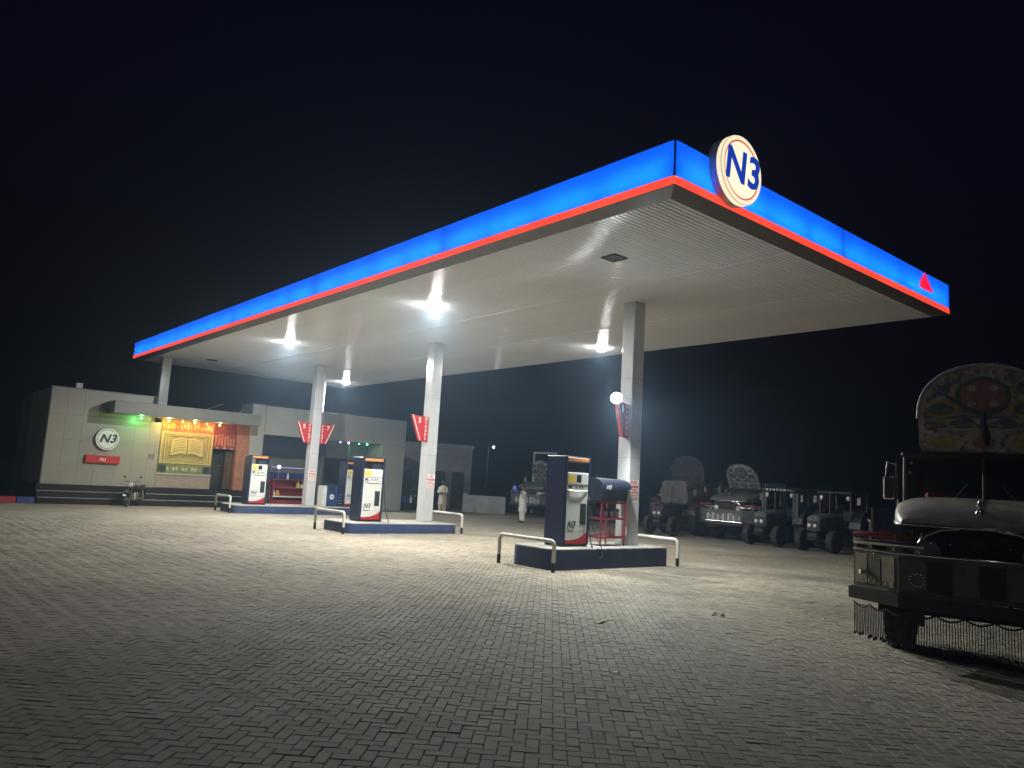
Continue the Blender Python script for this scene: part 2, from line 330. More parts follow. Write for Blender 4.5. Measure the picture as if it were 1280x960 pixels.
# ------------------------------------------------------------------ ground and paving
g = MB(); g.add([(-400, -400, -.012), (400, -400, -.012), (400, 400, -.012), (-400, 400, -.012)], [(0, 1, 2, 3)])
structure(part('ground', g, 'soil'))
fp = MB(); fp.add([(-45, -40, -.004), (22, -40, -.004), (22, 34, -.004), (-45, 34, -.004)], [(0, 1, 2, 3)])
PW = .096
def paving():
    far = structure(part('forecourt_paving', fp, 'far_paving'))
    cam = Vector((-8.92, -7.02)); fw = Vector((.6446, .7645)); rt = Vector((.7645, -.6446))
    PA = PI/4+math.radians(1.5); ca = math.cos(PA); sa = math.sin(PA)
    R = 27.5; near = []
    lim = int(46/PW); gap = .0022
    x0 = -8.92*ca-7.02*sa; y0 = 8.92*sa-7.02*ca            # camera in paver axes
    cx, cyy = round(x0/PW), round(y0/PW); n = int(R/PW)+3
    for j in range(cyy-n, cyy+n):
        for i in range(cx-n, cx+n):
            k = (i-j) % 4
            if k == 0: w, h = 2, 1
            elif k == 3: w, h = 1, 2
            else: continue
            mx, my = (i+w/2)*PW, (j+h/2)*PW
            p = Vector((mx*ca-my*sa, mx*sa+my*ca))
            d = p-cam; dep = d.dot(fw); lat = d.dot(rt)
            if dep < 3.3 or d.length > R or abs(lat) > dep*.74+.8: continue
            near.append((dep, p, w == 2))
    near.sort(key=lambda t: t[0])
    vis = [t for t in near if t[0] > 4.9 and abs((t[1]-cam).dot(rt)) < t[0]*.66][:300]
    single = set(id(t) for t in vis)
    L2, W2 = PW-gap/2, PW/2-gap/2
    def brick(l, w, t=(0, 0, 0, 0), dz=0):
        b = .005
        vs = [(-l, -w, -.012), (l, -w, -.012), (l, w, -.012), (-l, w, -.012),
              (-l, -w, -.006+dz), (l, -w, -.006+dz), (l, w, -.006+dz), (-l, w, -.006+dz),
              (-l+b, -w+b, dz+t[0]), (l-b, -w+b, dz+t[1]), (l-b, w-b, dz+t[2]), (-l+b, w-b, dz+t[3])]
        return vs, [(0,1,5,4),(1,2,6,5),(2,3,7,6),(3,0,4,7),(4,5,9,8),(5,6,10,9),(6,7,11,10),(7,4,8,11),(8,9,10,11)]
    vs, fs = brick(L2, W2); pm = MB(); pm.add(vs, fs); me = pm.mesh('paver', 'paver_single')
    sheet = MB()                                                   # sand bed, a little below the paver tops
    f = MB(); rnd = random.Random(3)
    V, F = f.v, f.f
    for t in near:
        a = PA if t[2] else PA+PI/2
        if id(t) in single:
            o = link('paver', me, far, (t[1].x, t[1].y, .012+rnd.gauss(0, .0012)), a+rnd.uniform(-.01, .01))
            o.rotation_euler = (rnd.gauss(0, .01), rnd.gauss(0, .006), o.rotation_euler[2])
            k_ = rnd.choice((1, 1, .99, .965)); o.scale = (k_, k_, 1)
            continue
        c, s = math.cos(a+rnd.uniform(-.008, .008)), math.sin(a)
        tl = rnd.gauss(0, .0011); tk = rnd.gauss(0, .001); dz = .012+rnd.gauss(0, .0012)
        vs, fs = brick(L2-rnd.choice((0, 0, .001, .003)), W2-rnd.choice((0, 0, .001, .0025)), (-tl-tk, tl-tk, tl+tk, -tl+tk), dz)
        o = len(V)
        V += [(t[1].x+x*c-y*s, t[1].y+x*s+y*c, z) for x, y, z in vs]; F += [tuple(q+o for q in w) for w in fs]
    me = bpy.data.meshes.new('paver_field'); me.from_pydata(V, [], F); me.materials.append(M['paver'])
    o = link('paver_field', me, far); o['kind'] = 'stuff'
    # dark sand bed under the built pavers
    pts = [(3.0, -3.4), (3.0, 3.4), (R*.8, R*.62), (R*.97, 0), (R*.8, -R*.62)]
    sheet.add([(*(cam+fw*a+rt*b), .001) for a, b in pts], [(0, 1, 2, 3, 4)])
    part('sand_bed', sheet, 'sand', far)
paving()

# ------------------------------------------------------------------ canopy
U0, V0, U1, V1, ZB, ZT, ZS = .374, .277, 11.62, 32.14, 6.69, 7.45, 6.62
can = thing('canopy', 'huge flat forecourt canopy with lit blue and red edge on white columns', 'canopy')
def fascia(a, b, side, zlo, zhi, off, name, m, thick=.1):
    mb = MB()
    if side == 'front_u': mb.cbox(U0-off, U0+thick, a, b, zlo, zhi, .004)
    elif side == 'back_u': mb.cbox(U1-thick, U1+off, a, b, zlo, zhi, .004)
    elif side == 'front_v': mb.cbox(a, b, V0-off, V0+thick, zlo, zhi, .004)
    else: mb.cbox(a, b, V1-thick, V1+off, zlo, zhi, .004)
    return part(name, mb, m, can)
ZR = ZB+.15
def fascia_box(a, b, side, c0, c1):
    # closed shallow box: translucent front sheet, white back, lamp tubes inside
    D = .27; z0, z1 = ZR+.004, ZT
    def P(d, s, z): return {'front_u': (U0+d, s, z), 'back_u': (U1-d, s, z), 'front_v': (s, V0+d, z), 'back_v': (s, V1-d, z)}[side]
    sh = part('fascia_panel', MB().add([P(0, a, z0), P(0, b, z0), P(0, b, z1), P(0, a, z1)], [(0, 1, 2, 3)]), 'blue_fascia', can)
    bx = MB(); a2, b2 = (a+D if c0 else a), (b-D if c1 else b)      # open towards the neighbour box at a canopy corner
    qs = [((D, a2, z0), (D, b2, z0), (D, b2, z1), (D, a2, z1))]
    sv = side.endswith('v')
    fa, fb_ = (a2, b2) if sv else (a, b)
    for z in (z0, z1): qs.append(((.002, fa, z), (.002, fb_, z), (D, fb_, z), (D, fa, z)))
    if not c0: qs.append(((.002, a, z0), (D, a, z0), (D, a, z1), (.002, a, z1)))
    if not c1: qs.append(((.002, b, z0), (D, b, z0), (D, b, z1), (.002, b, z1)))
    for q in qs: bx.add([P(*c) for c in q], [(0, 1, 2, 3)])
    part('light_box', bx, 'box_white', sh)
    if c0: a += .12
    if c1: b -= .12
    n = max(2, round((b-a)/1.5)); w = (b-a)/n
    for k in range(n): part('lamp_tube', MB().cyl(P(.22, a+k*w+.06, z0+.17), P(.22, a+(k+1)*w-.06, z0+.17), .015, n=8), 'tube_white', sh)
for side, c0, c1, nseg in (('front_u', V0, V1, 5), ('back_u', V0, V1, 5), ('front_v', U0, U1, 2), ('back_v', U0, U1, 2)):
    for k in range(nseg):
        e0 = .0
        a = c0+e0+(c1-c0-2*e0)*k/nseg; b = c0+e0+(c1-c0-2*e0)*(k+1)/nseg
        fascia_box(a+(.004 if k else .002), b-(.004 if k < nseg-1 else .002), side, k == 0, k == nseg-1)
        if k:
            jc = {'front_u': (U0-.004, U0+.003, a-.003, a+.003), 'back_u': (U1-.003, U1+.004, a-.003, a+.003), 'front_v': (a-.003, a+.003, V0-.004, V0+.003), 'back_v': (a-.003, a+.003, V1-.003, V1+.004)}[side]
            part('joint_cap', MB().box(*jc, ZR+.003, ZT+.001), 'navy', can)
        fascia(a+(.003 if k or side.endswith('u') else .11), b-(.003 if k < nseg-1 or side.endswith('u') else .11), side, ZB+.006, ZR, .022, 'red_strip', 'red_fascia')
for u in (U0, U1):
    for v in (V0, V1): part('corner_trim', MB().box(u-.012, u+.012, v-.012, v+.012, ZR, ZT+.01), 'black_gap', can)
part('roof_deck', MB().box(U0+.29, U1-.29, V0+.29, V1-.29, ZS+.06, ZT-.12), 'roof', can)
# dark trim from the fascia's lower edge down to the slats
I = .3
def ring(d, z): return [(U0+d, V0+d, z), (U1-d, V0+d, z), (U1-d, V1-d, z), (U0+d, V1-d, z)]
r0, r1, r2, r3 = ring(-.02, ZB+.004), ring(.0, ZB-.002), ring(I, ZS-.004), ring(I, ZS+.03)
for k in range(4):
    mb = MB(); j = (k+1) % 4
    mb.add([r0[k], r0[j], r1[j], r1[k], r2[k], r2[j], r3[k], r3[j]], [(0, 1, 2, 3), (3, 2, 5, 4), (4, 5, 7, 6)]); part('edge_trim', mb, 'trim', can)
S0, S1, T0, T1 = U0+I+.002, U1-I-.002, V0+I+.002, V1-I-.002
sof = part('soffit', MB().box(S0, S1, T0, T1, ZS+.024, ZS+.045), 'soffit_gap', can)
NS = 290; pitch = (T1-T0)/NS; hw = pitch/2-.0095
prof = [(-hw, .022), (-hw+.0015, .007), (-hw+.006, .0025), (-hw*.45, .0006), (0, 0), (hw*.45, .0006), (hw-.006, .0025), (hw-.0015, .007), (hw, .022)]
mb = MB(); n = len(prof)
mb.add([(S0, y, z) for y, z in prof]+[(S1, y, z) for y, z in prof], [(i, i+1, i+1+n, i+n) for i in range(n-1)])
sl = mb.mesh('slat', 'soffit', 50)
for k in range(NS):
    o = link('slat', sl, sof, (0, T0+(k+.5)*pitch, ZS+random.uniform(-.0012, .0012)))
    o.rotation_euler = (random.uniform(-.006, .006), 0, 0)
for u in (4.42, 7.75):
    part('seam_strip', MB().cbox(u-.022, u+.022, T0, T1, ZS-.007, ZS+.004, .002), 'soffit', can)
COLS = [(5.83, 5.72, .47), (6.2, 15.23, .34), (6.4, 24.71, .33)]
def column(u, v, z0, w=.41):
    h = w/2; c = part('column', MB().cbox(u-h, u+h, v-h, v+h, z0, ZS+.01, .018), 'column', can)
    for z in (2.62, 4.62):
        part('panel_joint', MB().box(u-h-.0015, u+h+.0015, v-h-.0015, v+h+.0015, z, z+.007), 'trim', c)
    return c
for u, v, z in COLS: column(u, v, z)
column(1.15, 29.55, .0, .4); column(9.15, 30.3, .0, .5)

def ceiling_light(u, v, lit, label, power=CEILING_W):
    t = thing('ceiling_light', label, 'ceiling light', (u, v, ZS), 0, 'square lights let into the canopy ceiling')
    hb = MB(); s = .2
    for a, b, c, d in ((-s, s, -s, -s+.04), (-s, s, s-.04, s), (-s, -s+.04, -s+.04, s-.04), (s-.04, s, -s+.04, s-.04)): hb.box(a, b, c, d, -.022, .004)
    part('frame', hb, 'soffit' if lit else 'black_gap', t)
    part('lens', MB().cbox(-s+.042, s-.042, -s+.042, s-.042, -.014, .003, .004), 'soffit' if lit else 'black_gap', t)
    if lit:
        part('dome', MB().lathe([(.17, -.016), (.165, -.06), (.13, -.105), (.07, -.13)], 20), 'bulb_white', t, 60)
        lamp('AREA', 'lamp_light', t, (0, 0, -.14), power, (.98, 1, .93), .3, (0, 0, -1))
ceiling_light(2.67, 10.27, True, 'lit ceiling light nearest the front canopy corner, shining above the second pump island')
ceiling_light(2.77, 19.93, True, 'lit ceiling light above the third pump island, left of its column')
ceiling_light(9.92, 10.66, True, 'lit ceiling light at the far edge just left of the nearest column', CEILING_W*.26)
ceiling_light(10.0, 29.0, True, 'smallest lit ceiling light, far back corner near the shop roof', CEILING_W*.45)
ceiling_light(2.52, 3.47, False, 'dark unlit ceiling light near the front corner of the canopy')
ceiling_light(2.71, 28.09, False, 'dark unlit ceiling light near the far left canopy corner')

# round lit sign on the canopy edge
def n3_sign(name, label, loc, R, depth, lit, rz=0):
    t = thing(name, label, 'sign', loc, rz)
    X = Matrix.Rotation(PI/2, 4, 'X')                 # lathe z -> -y
    def disc(nm, r_out, r_in, y0, y1, m, parent=t):
        mb = MB()
        if r_in: mb.lathe([(r_in, y0), (r_out, y0), (r_out, y1), (r_in, y1)], 56, X, True)
        else: mb.lathe([(r_out, y0), (r_out, y1)], 56, X)
        return part(nm, mb, m, parent, 40)
    a = (('sign_side', 'ring_white', 'ring_red', 'cream_sign', 'n3_blue') if lit else ('letter_navy', 'sign_white', 'letter_navy', 'sign_white', 'letter_navy'))
    mb = MB(); mb.lathe([(R*.96, -depth*.25), (R, -depth*.15), (R, depth*.94), (R*.985, depth*.985)], 56, X); part('drum', mb, a[0], t, 40)
    if lit: disc('rim_band', R*1.004, R*.97, depth*.62, depth*.955, a[1])
    disc('rim', R*.985, R*.87, depth*.96, depth+.012, a[1]); disc('ring', R*.868, R*.825, depth*.96, depth+.008, a[2])
    disc('face', R*.823, 0, depth*.9, depth+.004, a[3])
    tx = text_mb('N3', R*1.34 if lit else R*1.05, .012, .12 if lit else .3, .03*R, spacing=1.06)
    part('lettering', put(tx, front(R*.02, -depth-.012, R*.02)), a[4], t)
    return t
n3_sign('disc_sign', 'round lit cream sign reading N3 standing above the canopy edge', (1.88, V0, 7.34), .6, .24, True)
t = thing('lit_mark', 'small red lit peaked mark at the right end of the blue canopy edge', 'sign', (10.07, V0-.03, 7.02))
for k, (x, h) in enumerate(((-.27, .2), (-.17, .3), (-.07, .4), (.04, .3), (.14, .22), (.24, .12))):
    part('stroke', MB().prism([(x, 0), (x+.075, 0), (x+.075, h*.86), (x+.03, h)], -.02, .026), 'red_logo', t)
part('base_stroke', MB().box(-.27, .2, -.012, .026, .02, .07), 'red_logo', t)
part('dot', MB().cbox(.34, .41, -.02, .026, 0, .08, .012), 'red_logo', t)

# flood lamp on the nearest column
def floodlight(loc, aim, label):
    t = thing('floodlight', label, 'floodlight', loc)
    q = Vector(aim).to_track_quat('-Z', 'Y').to_matrix().to_4x4()
    part('housing', MB().lathe([(.07, .1), (.13, .04), (.14, -.02)], 24, q), 'aluminium', t, 50)
    part('lens', MB().lathe([(.125, -.021), (.11, -.04), (.06, -.05)], 24, q), 'flood_white', t, 60)
    part('bracket', MB().tube([(.0, .0, .06), (.12, .06, .12), (.55, .3, .12), (1.0, .5, .1)], .016), 'aluminium', t)
    d = Vector(aim).normalized()
    lamp('SPOT', 'lamp_light', t, tuple(d*.07), FLOOD_W*4, (.93, 1, .97), .12, (.1, -.56, -.82), math.radians(132), .6)
floodlight((4.63, 5.15, 3.99), (-.62, -.72, -.3), 'glaring white floodlight fixed to the nearest column above its red sign')

# ------------------------------------------------------------------ pump islands
def island(u0, u1, v0, v1, h, label, r=.34):
    t = thing('pump_island', label, 'pump island', ((u0+u1)/2, (v0+v1)/2, 0))
    a, b = (u1-u0)/2, (v1-v0)/2
    def outline(k): 
        rr = r-k
        return arc(-a+k+rr, -b+k+rr, rr, PI, 1.5*PI, 8)+[(a-k, -b+k), (a-k, b-k)]+arc(-a+k+rr, b-k-rr, rr, PI/2, PI, 8)
    part('kerb', MB().prism(outline(0), .0, h-.035, 'z'), 'island_blue', t, 35)
    mb = MB(); o0, o1 = outline(.012), outline(.03)
    mb.loft([[(x, y, h-.0349) for x, y in o0], [(x, y, h-.012) for x, y in o0], [(x, y, h) for x, y in o1]]); part('top_slab', mb, 'concrete', t, 30)
    for x in (-a*.33, a*.35):
        part('joint', MB().box(x-.004, x+.004, -b-.0015, -b+.02, .012, h-.04), 'black_gap', t)
    return t
I1 = (2.62, 6.5, 4.98, 6.46, .47); I2 = (2.66, 6.75, 14.12, 15.95, .34); I3 = (2.75, 9.6, 23.75, 25.5, .33)
island(*I1, 'dark blue kerbed pump island nearest the camera, carrying a rack of cans')
island(*I2, 'blue kerbed pump island in the middle, between the other two')
island(*I3, 'blue kerbed pump island farthest back, in front of the shop')
def hoop(u, v0, v1, label, h=.66):
    t = thing('guard_hoop', label, 'guard hoop', (u, (v0+v1)/2, 0), 0, 'white steel guard hoops at the ends of the pump islands')
    w = (v1-v0)/2; r = .11
    path = [(0, -w, .21)]+[(0, y, z) for y, z in arc(-w+r, h-r, r, PI, PI/2, 6)]+[(0, y, z) for y, z in arc(w-r, h-r, r, PI/2, 0, 6)]+[(0, w, .21)]
    part('bar', MB().tube(path, .042, 12), 'white_paint', t, 50)
    for y in (-w, w): part('foot', MB().cyl((0, y, 0), (0, y, .212), .0435, n=12), 'black_paint', t, 50)
hoop(2.42, 4.75, 6.55, 'white hoop with black feet at the left end of the nearest island')
hoop(6.78, 4.86, 6.6, 'white hoop with black foot at the right end of the nearest island')
hoop(2.45, 14.0, 15.9, 'white hoop with black feet at the left end of the middle island')
hoop(7.0, 14.1, 15.9, 'white hoop with black foot at the right end of the middle island')
hoop(2.6, 23.8, 25.4, 'white hoop in front of the shop steps at the left end of the farthest island')

def dispenser(loc, label, lit=False):
    t = thing('fuel_dispenser', label, 'fuel pump', loc)
    w, d, H = .42, .31, 2.05
    part('plinth', MB().box(-w+.02, w-.02, -d+.02, d-.02, 0, .06), 'black_paint', t)
    body = MB(); body.cbox(-w, w, -d+.03, d-.03, .05, 1.66, .012); part('cabinet', body, 'navy', t)
    for s in (-1, 1):
        x0, x1 = (-w, -w+.075) if s < 0 else (w-.075, w)
        part('side_post', MB().cbox(x0-.004*(s < 0), x1+.004*(s > 0), -d, d, .05, H, .012), 'navy', t)
    part('head_beam', MB().cbox(-w+.077, w-.077, -d+.03, d-.03, H-.14, H-.004, .01), 'navy', t)
    part('window_post', MB().cbox(.0, w-.077, -d+.1, d-.1, 1.66, H-.14, .005), 'navy_wall', t)
    for sy in (-1, 1):
        yo = sy*(d+.002)
        R = Matrix.Identity(4) if sy < 0 else Matrix.Rotation(PI, 4, 'Z')
        y = -(d+.002)
        f = part('front_panel', MB().cbox(-w+.08, w-.078, y, y+.06, .34, 1.29, .008, R), 'pump_white', t)
        part('head_panel', MB().cbox(-w+.08, w-.078, y, y+.06, 1.41, 1.68, .008, R), 'pump_white', t)
        part('nozzle_tray', MB().cbox(-w+.08, w-.078, y+.012, y+.06, 1.3, 1.403, .006, R), 'pump_white', t)
        sw = [(-w+.08, .07), (w-.078, .07), (w-.078, .335)]
        # white lower panel with a curved red swoosh
        curve = [(-w+.08, .15), (-.2, .145), (-.05, .16), (.08, .19), (.2, .24), (w-.078, .335)]
        part('red_swoosh', MB().prism([(-w+.08, .07), (w-.078, .07)]+[(a, b-.001) for a, b in curve[::-1]], y, y+.05, 'y', R), 'pump_red', t)
        part('lower_panel', MB().prism(curve+[(w-.078, .338), (-w+.08, .338)], y, y+.05, 'y', R), 'pump_white', t)
        part('orange_strip', MB().cbox(-w+.08, w-.078, y-.004, y+.03, H-.12, H-.03, .01, R), 'orange', t)
        part('yellow_sticker', MB().box(-w+.11, -.08, y-.003, y+.01, 1.45, 1.63, R), 'yellow', t)
        part('display', MB().cbox(-.05, .11, y-.004, y+.01, 1.46, 1.63, .004, R), 'screen_on' if lit and sy < 0 else 'screen', t)
        part('keypad', MB().cbox(.1, .29, y-.006, y+.02, .5, .98, .006, R), 'keypad', t)
        part('card_slot', MB().cbox(-w+.13, -w+.24, y+.004, y+.03, 1.325, 1.375, .004, R), 'screen', t)
        for x in (-.06, .06, .14): part('button', MB().cbox(x, x+.045, y+.004, y+.03, 1.33, 1.37, .004, R), 'keypad', t)
        part('tray_lip', MB().tube([(-w+.1, y-.004, 1.27), (-.15, y-.03, 1.25), (.15, y-.03, 1.25), (w-.1, y-.004, 1.27)], .011, 6, R), 'pump_white', t)
        tm = text_mb('N3', .2, .004, .3, .003)
        part('lettering', put(put(tm, front(-.17, y-.003, .5)), R), 'letter_navy', t)
        part('underline', MB().prism(arc(-.17, .47, .125, PI*1.12, PI*1.8, 10)+arc(-.17, .48, .12, PI*1.8, PI*1.12, 10), y-.004, y+.003, 'y', R), 'letter_navy', t)
    # hose from the right post, drooping over the island edge and back to the nozzle
    hp = [(w+.01, -.1, 1.72), (w+.07, -.13, 1.6), (w+.085, -.2, 1.1), (w+.07, -.4, .4), (w+.03, -d-.42, -.02), (w-.08, -d-.5, -.2), (w-.2, -d-.46, -.16), (w-.21, -d-.3, .08), (w-.1, -d-.1, .5), (w-.06, -d-.04, .9)]
    sm = []
    for i in range(len(hp)-1):
        for k in range(4):
            q = k/4; p = [Vector(hp[max(i-1, 0)]), Vector(hp[i]), Vector(hp[i+1]), Vector(hp[min(i+2, len(hp)-1)])]
            sm.append(.5*((2*p[1])+(-p[0]+p[2])*q+(2*p[0]-5*p[1]+4*p[2]-p[3])*q*q+(-p[0]+3*p[1]-3*p[2]+p[3])*q**3))
    part('hose', MB().tube(sm, .014, 7), 'rubber', t, 60)
    nz = part('nozzle', MB().tube([(w-.06, -d-.04, .9), (w-.06, -d-.05, 1.0), (w-.06, -d-.06, 1.06), (w-.06, -d-.0, 1.14)], [.018, .026, .024, .012], 8), 'steel_dark', t, 50)
    return t
dispenser((3.72, 5.72, .47), 'tall navy and white fuel pump on the nearest island, beside the red rack')
dispenser((3.78, 15.05, .34), 'tall navy and white fuel pump with bright lit display on the middle island', True)
dispenser((3.88, 24.6, .33), 'navy and white fuel pump left of the column on the farthest island')
dispenser((8.32, 24.6, .33), 'navy fuel pump on the farthest island, mostly hidden behind the middle pump')

# red number signs on the columns
def number_sign(u, v, z, num, word, flip, label, k_=1):
    t = thing('number_sign', label, 'number sign', (u, v, z), 0, 'red wedge shaped pump number signs')
    s = k_*(-1 if not flip else 1)
    poly = [(0, 0), (0, .86), (s*.7, .9), (s*.34, .03)]
    part('board', MB().prism(poly, -.05, .05), 'sign_red', t)
    edge = [(s*.7, .9), (s*.66, .9), (s*.315, .03), (s*.345, .03)]
    part('edge_line', MB().prism([(a+(-s)*.03, b) for a, b in edge], -.054, -.05), 'sign_white', t)
    part('number', put(text_mb(num, .26, .006, 0, .006), front(s*.37, -.054, .72)), 'sign_white', t)
    for k, ch in enumerate(word): part('letter', put(text_mb(ch, .125, .006, 0, .004), front(s*.1, -.054, .79-k*.135)), 'sign_white', t)
number_sign(COLS[1][0]-.21, 15.12, 3.08, '3', 'DIESEL', False, 'red wedge sign numbered 3 on the middle column')
number_sign(COLS[2][0]-.21, 24.6, 3.08, '5', 'PETROL', False, 'red wedge sign numbered 5 on the left of the farthest pump column')
number_sign(COLS[2][0]+.21, 24.6, 3.08, '7', 'PETROL', True, 'red wedge sign numbered 7 on the right of the farthest pump column')
number_sign(COLS[0][0]-.21, 5.66, 3.1, '1', 'DIESEL', False, 'red wedge sign numbered 1 under the glaring floodlight', .62)
def notice(u, v, z, label, w=.34, h=.46):
    t = thing('notice', label, 'notice', (u, v, z), 0, 'red printed notices stuck on the columns')
    part('sheet', MB().box(-w/2, w/2, -.004, .0, 0, h), 'sign_white', t)
    rows = [(.255, .44, 3), (.13, .235, 4), (.065, .11, 6), (.02, .05, 7)]
    r = random.Random(hash(label) % 99 if False else len(label))
    for z0, z1, n in rows:
        cw = (w-.02)/n
        for k in range(n):
            x = -w/2+.01+k*cw; mb = MB(); hh = z1-z0
            a = r.random()
            mb.box(x+.008, x+cw*.92, -.006, -.0045, z0, z0+hh*.3)
            mb.box(x+.008+cw*.1*a, x+cw*.3, -.0062, -.0045, z0+hh*.3, z1-hh*.1*a)
            if a > .35: mb.box(x+cw*.5, x+cw*.9, -.0061, -.0045, z0+hh*.55, z1)
            part('glyph', mb, 'print_red', t)
notice(COLS[0][0]-.02, 5.72-.207, 1.62, 'red printed notice on the nearest column')
notice(COLS[1][0]+.02, 15.23-.207, 1.5, 'red printed notice on the middle column')
notice(COLS[2][0]-.02, 24.71-.207, 1.45, 'red printed notice on the farthest pump column')

# rack of lubricant cans on the near island
def rack():
    t = thing('oil_rack', 'red steel display rack with dark curved hood beside the nearest pump', 'rack', (4.98, 5.72, .47))
    w, d = .42, .3
    for x in (-w, w):
        for y in (-d, d): part('post', MB().box(x-.016, x+.016, y-.016, y+.016, 0, 1.1), 'red_steel', t)
    for z in (.18, .62, 1.0):
        for y in (-d, d): part('rail', MB().box(-w+.017, w-.017, y-.012, y+.012, z, z+.045), 'red_steel', t)
        for x in (-w, w): part('side_rail', MB().box(x-.012, x+.012, -d+.017, d-.017, z, z+.045), 'red_steel', t)
        part('shelf', MB().box(-w+.018, w-.018, -d+.014, d-.014, z+.008, z+.018), 'red_steel', t)
    pr = [(-d-.02, 1.06), (-d-.06, 1.3)]+[(-d-.06+.3*(1-math.cos(a*PI/2/6)), 1.36+.24*math.sin(a*PI/2/6)) for a in range(0, 7)]+[(d+.05, 1.6), (d+.05, 1.06)]
    part('hood', MB().prism(pr, -w-.04, w+.02, 'x'), 'hood_blue', t, 30)
    part('hood_wing', MB().prism([(-d-.05, 1.36)]+[(-d-.05+.3*(1-math.cos(a*PI/2/6)), 1.36+.23*math.sin(a*PI/2/6)) for a in range(1, 7)]+[(d+.04, 1.59), (d+.04, 1.36)], w+.021, w+.16, 'x'), 'hood_blue', t, 30)
    part('badge', put(text_mb('N3', .13, .006, .3, .004), front(-.26, -d-.068, 1.38)), 'sign_white', t)
    return t
rack()
def can(u, v, z, m, label, s=1):
    t = thing('oil_can', label, 'oil can', (u, v, z), random.uniform(-.3, .3), 'lubricant cans on the red rack')
    part('body', MB().cbox(-.075*s, .075*s, -.05*s, .05*s, 0, .24*s, .015), m, t)
    part('cap', MB().cyl((-.04*s, 0, .241*s), (-.04*s, 0, .275*s), .018*s, n=10), 'sign_red', t)
    part('can_label', MB().box(-.055*s, .055*s, -.053*s, -.0505*s, .04*s, .17*s), 'sign_white', t)
for k, x in enumerate((4.68, 4.87, 5.06, 5.27)):
    can(x, 5.6, .47+.64, ('hood_blue', 'kiosk', 'hood_blue', 'orn_green')[k], ('dark blue can at the left of the rack shelf', 'blue can second from left on the rack shelf', 'dark blue can second from right on the rack shelf', 'green can at the right of the rack shelf')[k])
can(5.12, 5.6, .47+.2, 'pump_white', 'white can alone on the bottom shelf of the rack')

# waste and service cabinet on the far island
def cabinet():
    t = thing('service_cabinet', 'blue service cabinet with white round N3 badge right of the farthest pump column', 'cabinet', (7.38, 24.75, .33))
    part('body', MB().cbox(-.22, .32, -.3, .3, 0, .92, .02), 'kiosk', t)
    part('lid', MB().cbox(-.24, .34, -.32, .32, .925, .98, .015), 'navy', t)
    part('flap', MB().cbox(-.12, .14, -.312, -.3, .68, .84, .006), 'navy', t)
    part('badge', MB().lathe([(.11, 0), (.11, .008)], 28, front(.02, -.302, .42)), 'sign_white', t)
    part('lettering', put(text_mb('N3', .11, .004, .3, .003), front(.02, -.314, .42)), 'kiosk', t)
    part('side_panel', MB().cbox(-.42, -.225, -.28, .28, 0, .9, .01), 'pump_white', t)
    for k in range(4): part('vent_bar', MB().box(.36, .68, -.3, -.27, .12+k*.13, .15+k*.13), 'aluminium', t)
    part('vent_back', MB().box(.345, .7, -.268, .25, 0, .85), 'navy', t)
cabinet()

# ------------------------------------------------------------------ station shop
F = 28.6
shop = thing('station_building', 'low grey panelled station shop with black steps behind the pumps', 'building')
part('core_wall', MB().box(-3.3, .72, F+.03, 36, 0, 4.64), 'core', shop)
part('core_wall', MB().box(.725, 4.9, F+.9, 36, 0, 4.15), 'core', shop)
part('core_wall', MB().box(4.905, 13.6, 29.95, 36, 0, 4.6), 'core', shop)
us = [-3.34, -2.72, -2.1, -1.48, -.72, -.06, .55, 1.0]; zs = [.75, 1.53, 2.57, 3.6, 4.68]
for i in range(len(us)-1):
    for j in range(len(zs)-1):
        if us[i+1] > .9 and zs[j+1] > 4: continue
        part('wall_panel', MB().cbox(us[i]+.0022, us[i+1]-.0022, F-.03, F+.03, zs[j]+.0022, zs[j+1]-.0022, .002), 'acm', shop)
for j in range(len(zs)-1): part('wall_panel', MB().cbox(-3.37, -3.31, F+.032, 33, zs[j]+.005, zs[j+1]-.005, .004), 'acm', shop)
part('parapet_cap', MB().box(-3.38, .74, F-.035, F+.3, 4.682, 4.72), 'acm_dark', shop)
for k, (z, v) in enumerate(((.25, 27.72), (.5, 28.02), (.75, 28.32))):
    st = part('step', MB().box(-3.5, 5.3, v, F+1.5 if k == 2 else v+.32, z-.25, z-.012), 'granite', shop)
    part('nosing', MB().box(-3.5, 5.3, v-.006, v+.05, z-.012, z+.004), 'nosing' if k < 2 else 'granite', st)
# porch slab
sb = part('porch_slab', MB().cbox(-1.25, 4.98, 27.3, F+.9, 3.78, 4.3, .012), 'acm_dark', shop)
for u in (.4, 2.0, 3.6): part('slab_joint', MB().box(u, u+.008, 27.298, 27.31, 3.79, 4.29), 'black_gap', sb)
# entrance bay
part('brown_panel', MB().cbox(1.01, 3.36, F-.02, F+.9, .76, 1.34, .01), 'brown_panel', shop)
part('white_sill', MB().cbox(1.0, 3.37, F-.07, F+.9, 1.345, 1.405, .01), 'nosing', shop)
part('backing_wall', MB().box(1.01, 3.36, F+.1, F+.9, 1.406, 3.78), 'terracotta', shop)
part('terracotta_pier', MB().cbox(4.42, 4.98, F-.04, F+.9, .76, 3.78, .01), 'terracotta', shop)
dr = part('door', MB().box(3.37, 4.415, F+.6, F+.66, .76, 2.62), 'dark_wood', shop)
for x in (3.42, 3.93): part('door_panel', MB().cbox(x, x+.44, F+.57, F+.6, .9, 2.5, .01), 'dark_wood', dr)
part('door_handle', MB().tube([(3.88, F+.55, 1.6), (3.88, F+.52, 1.65), (3.88, F+.52, 1.85), (3.88, F+.55, 1.9)], .012, 6), 'chrome', dr)
cm = MB(); n = 40
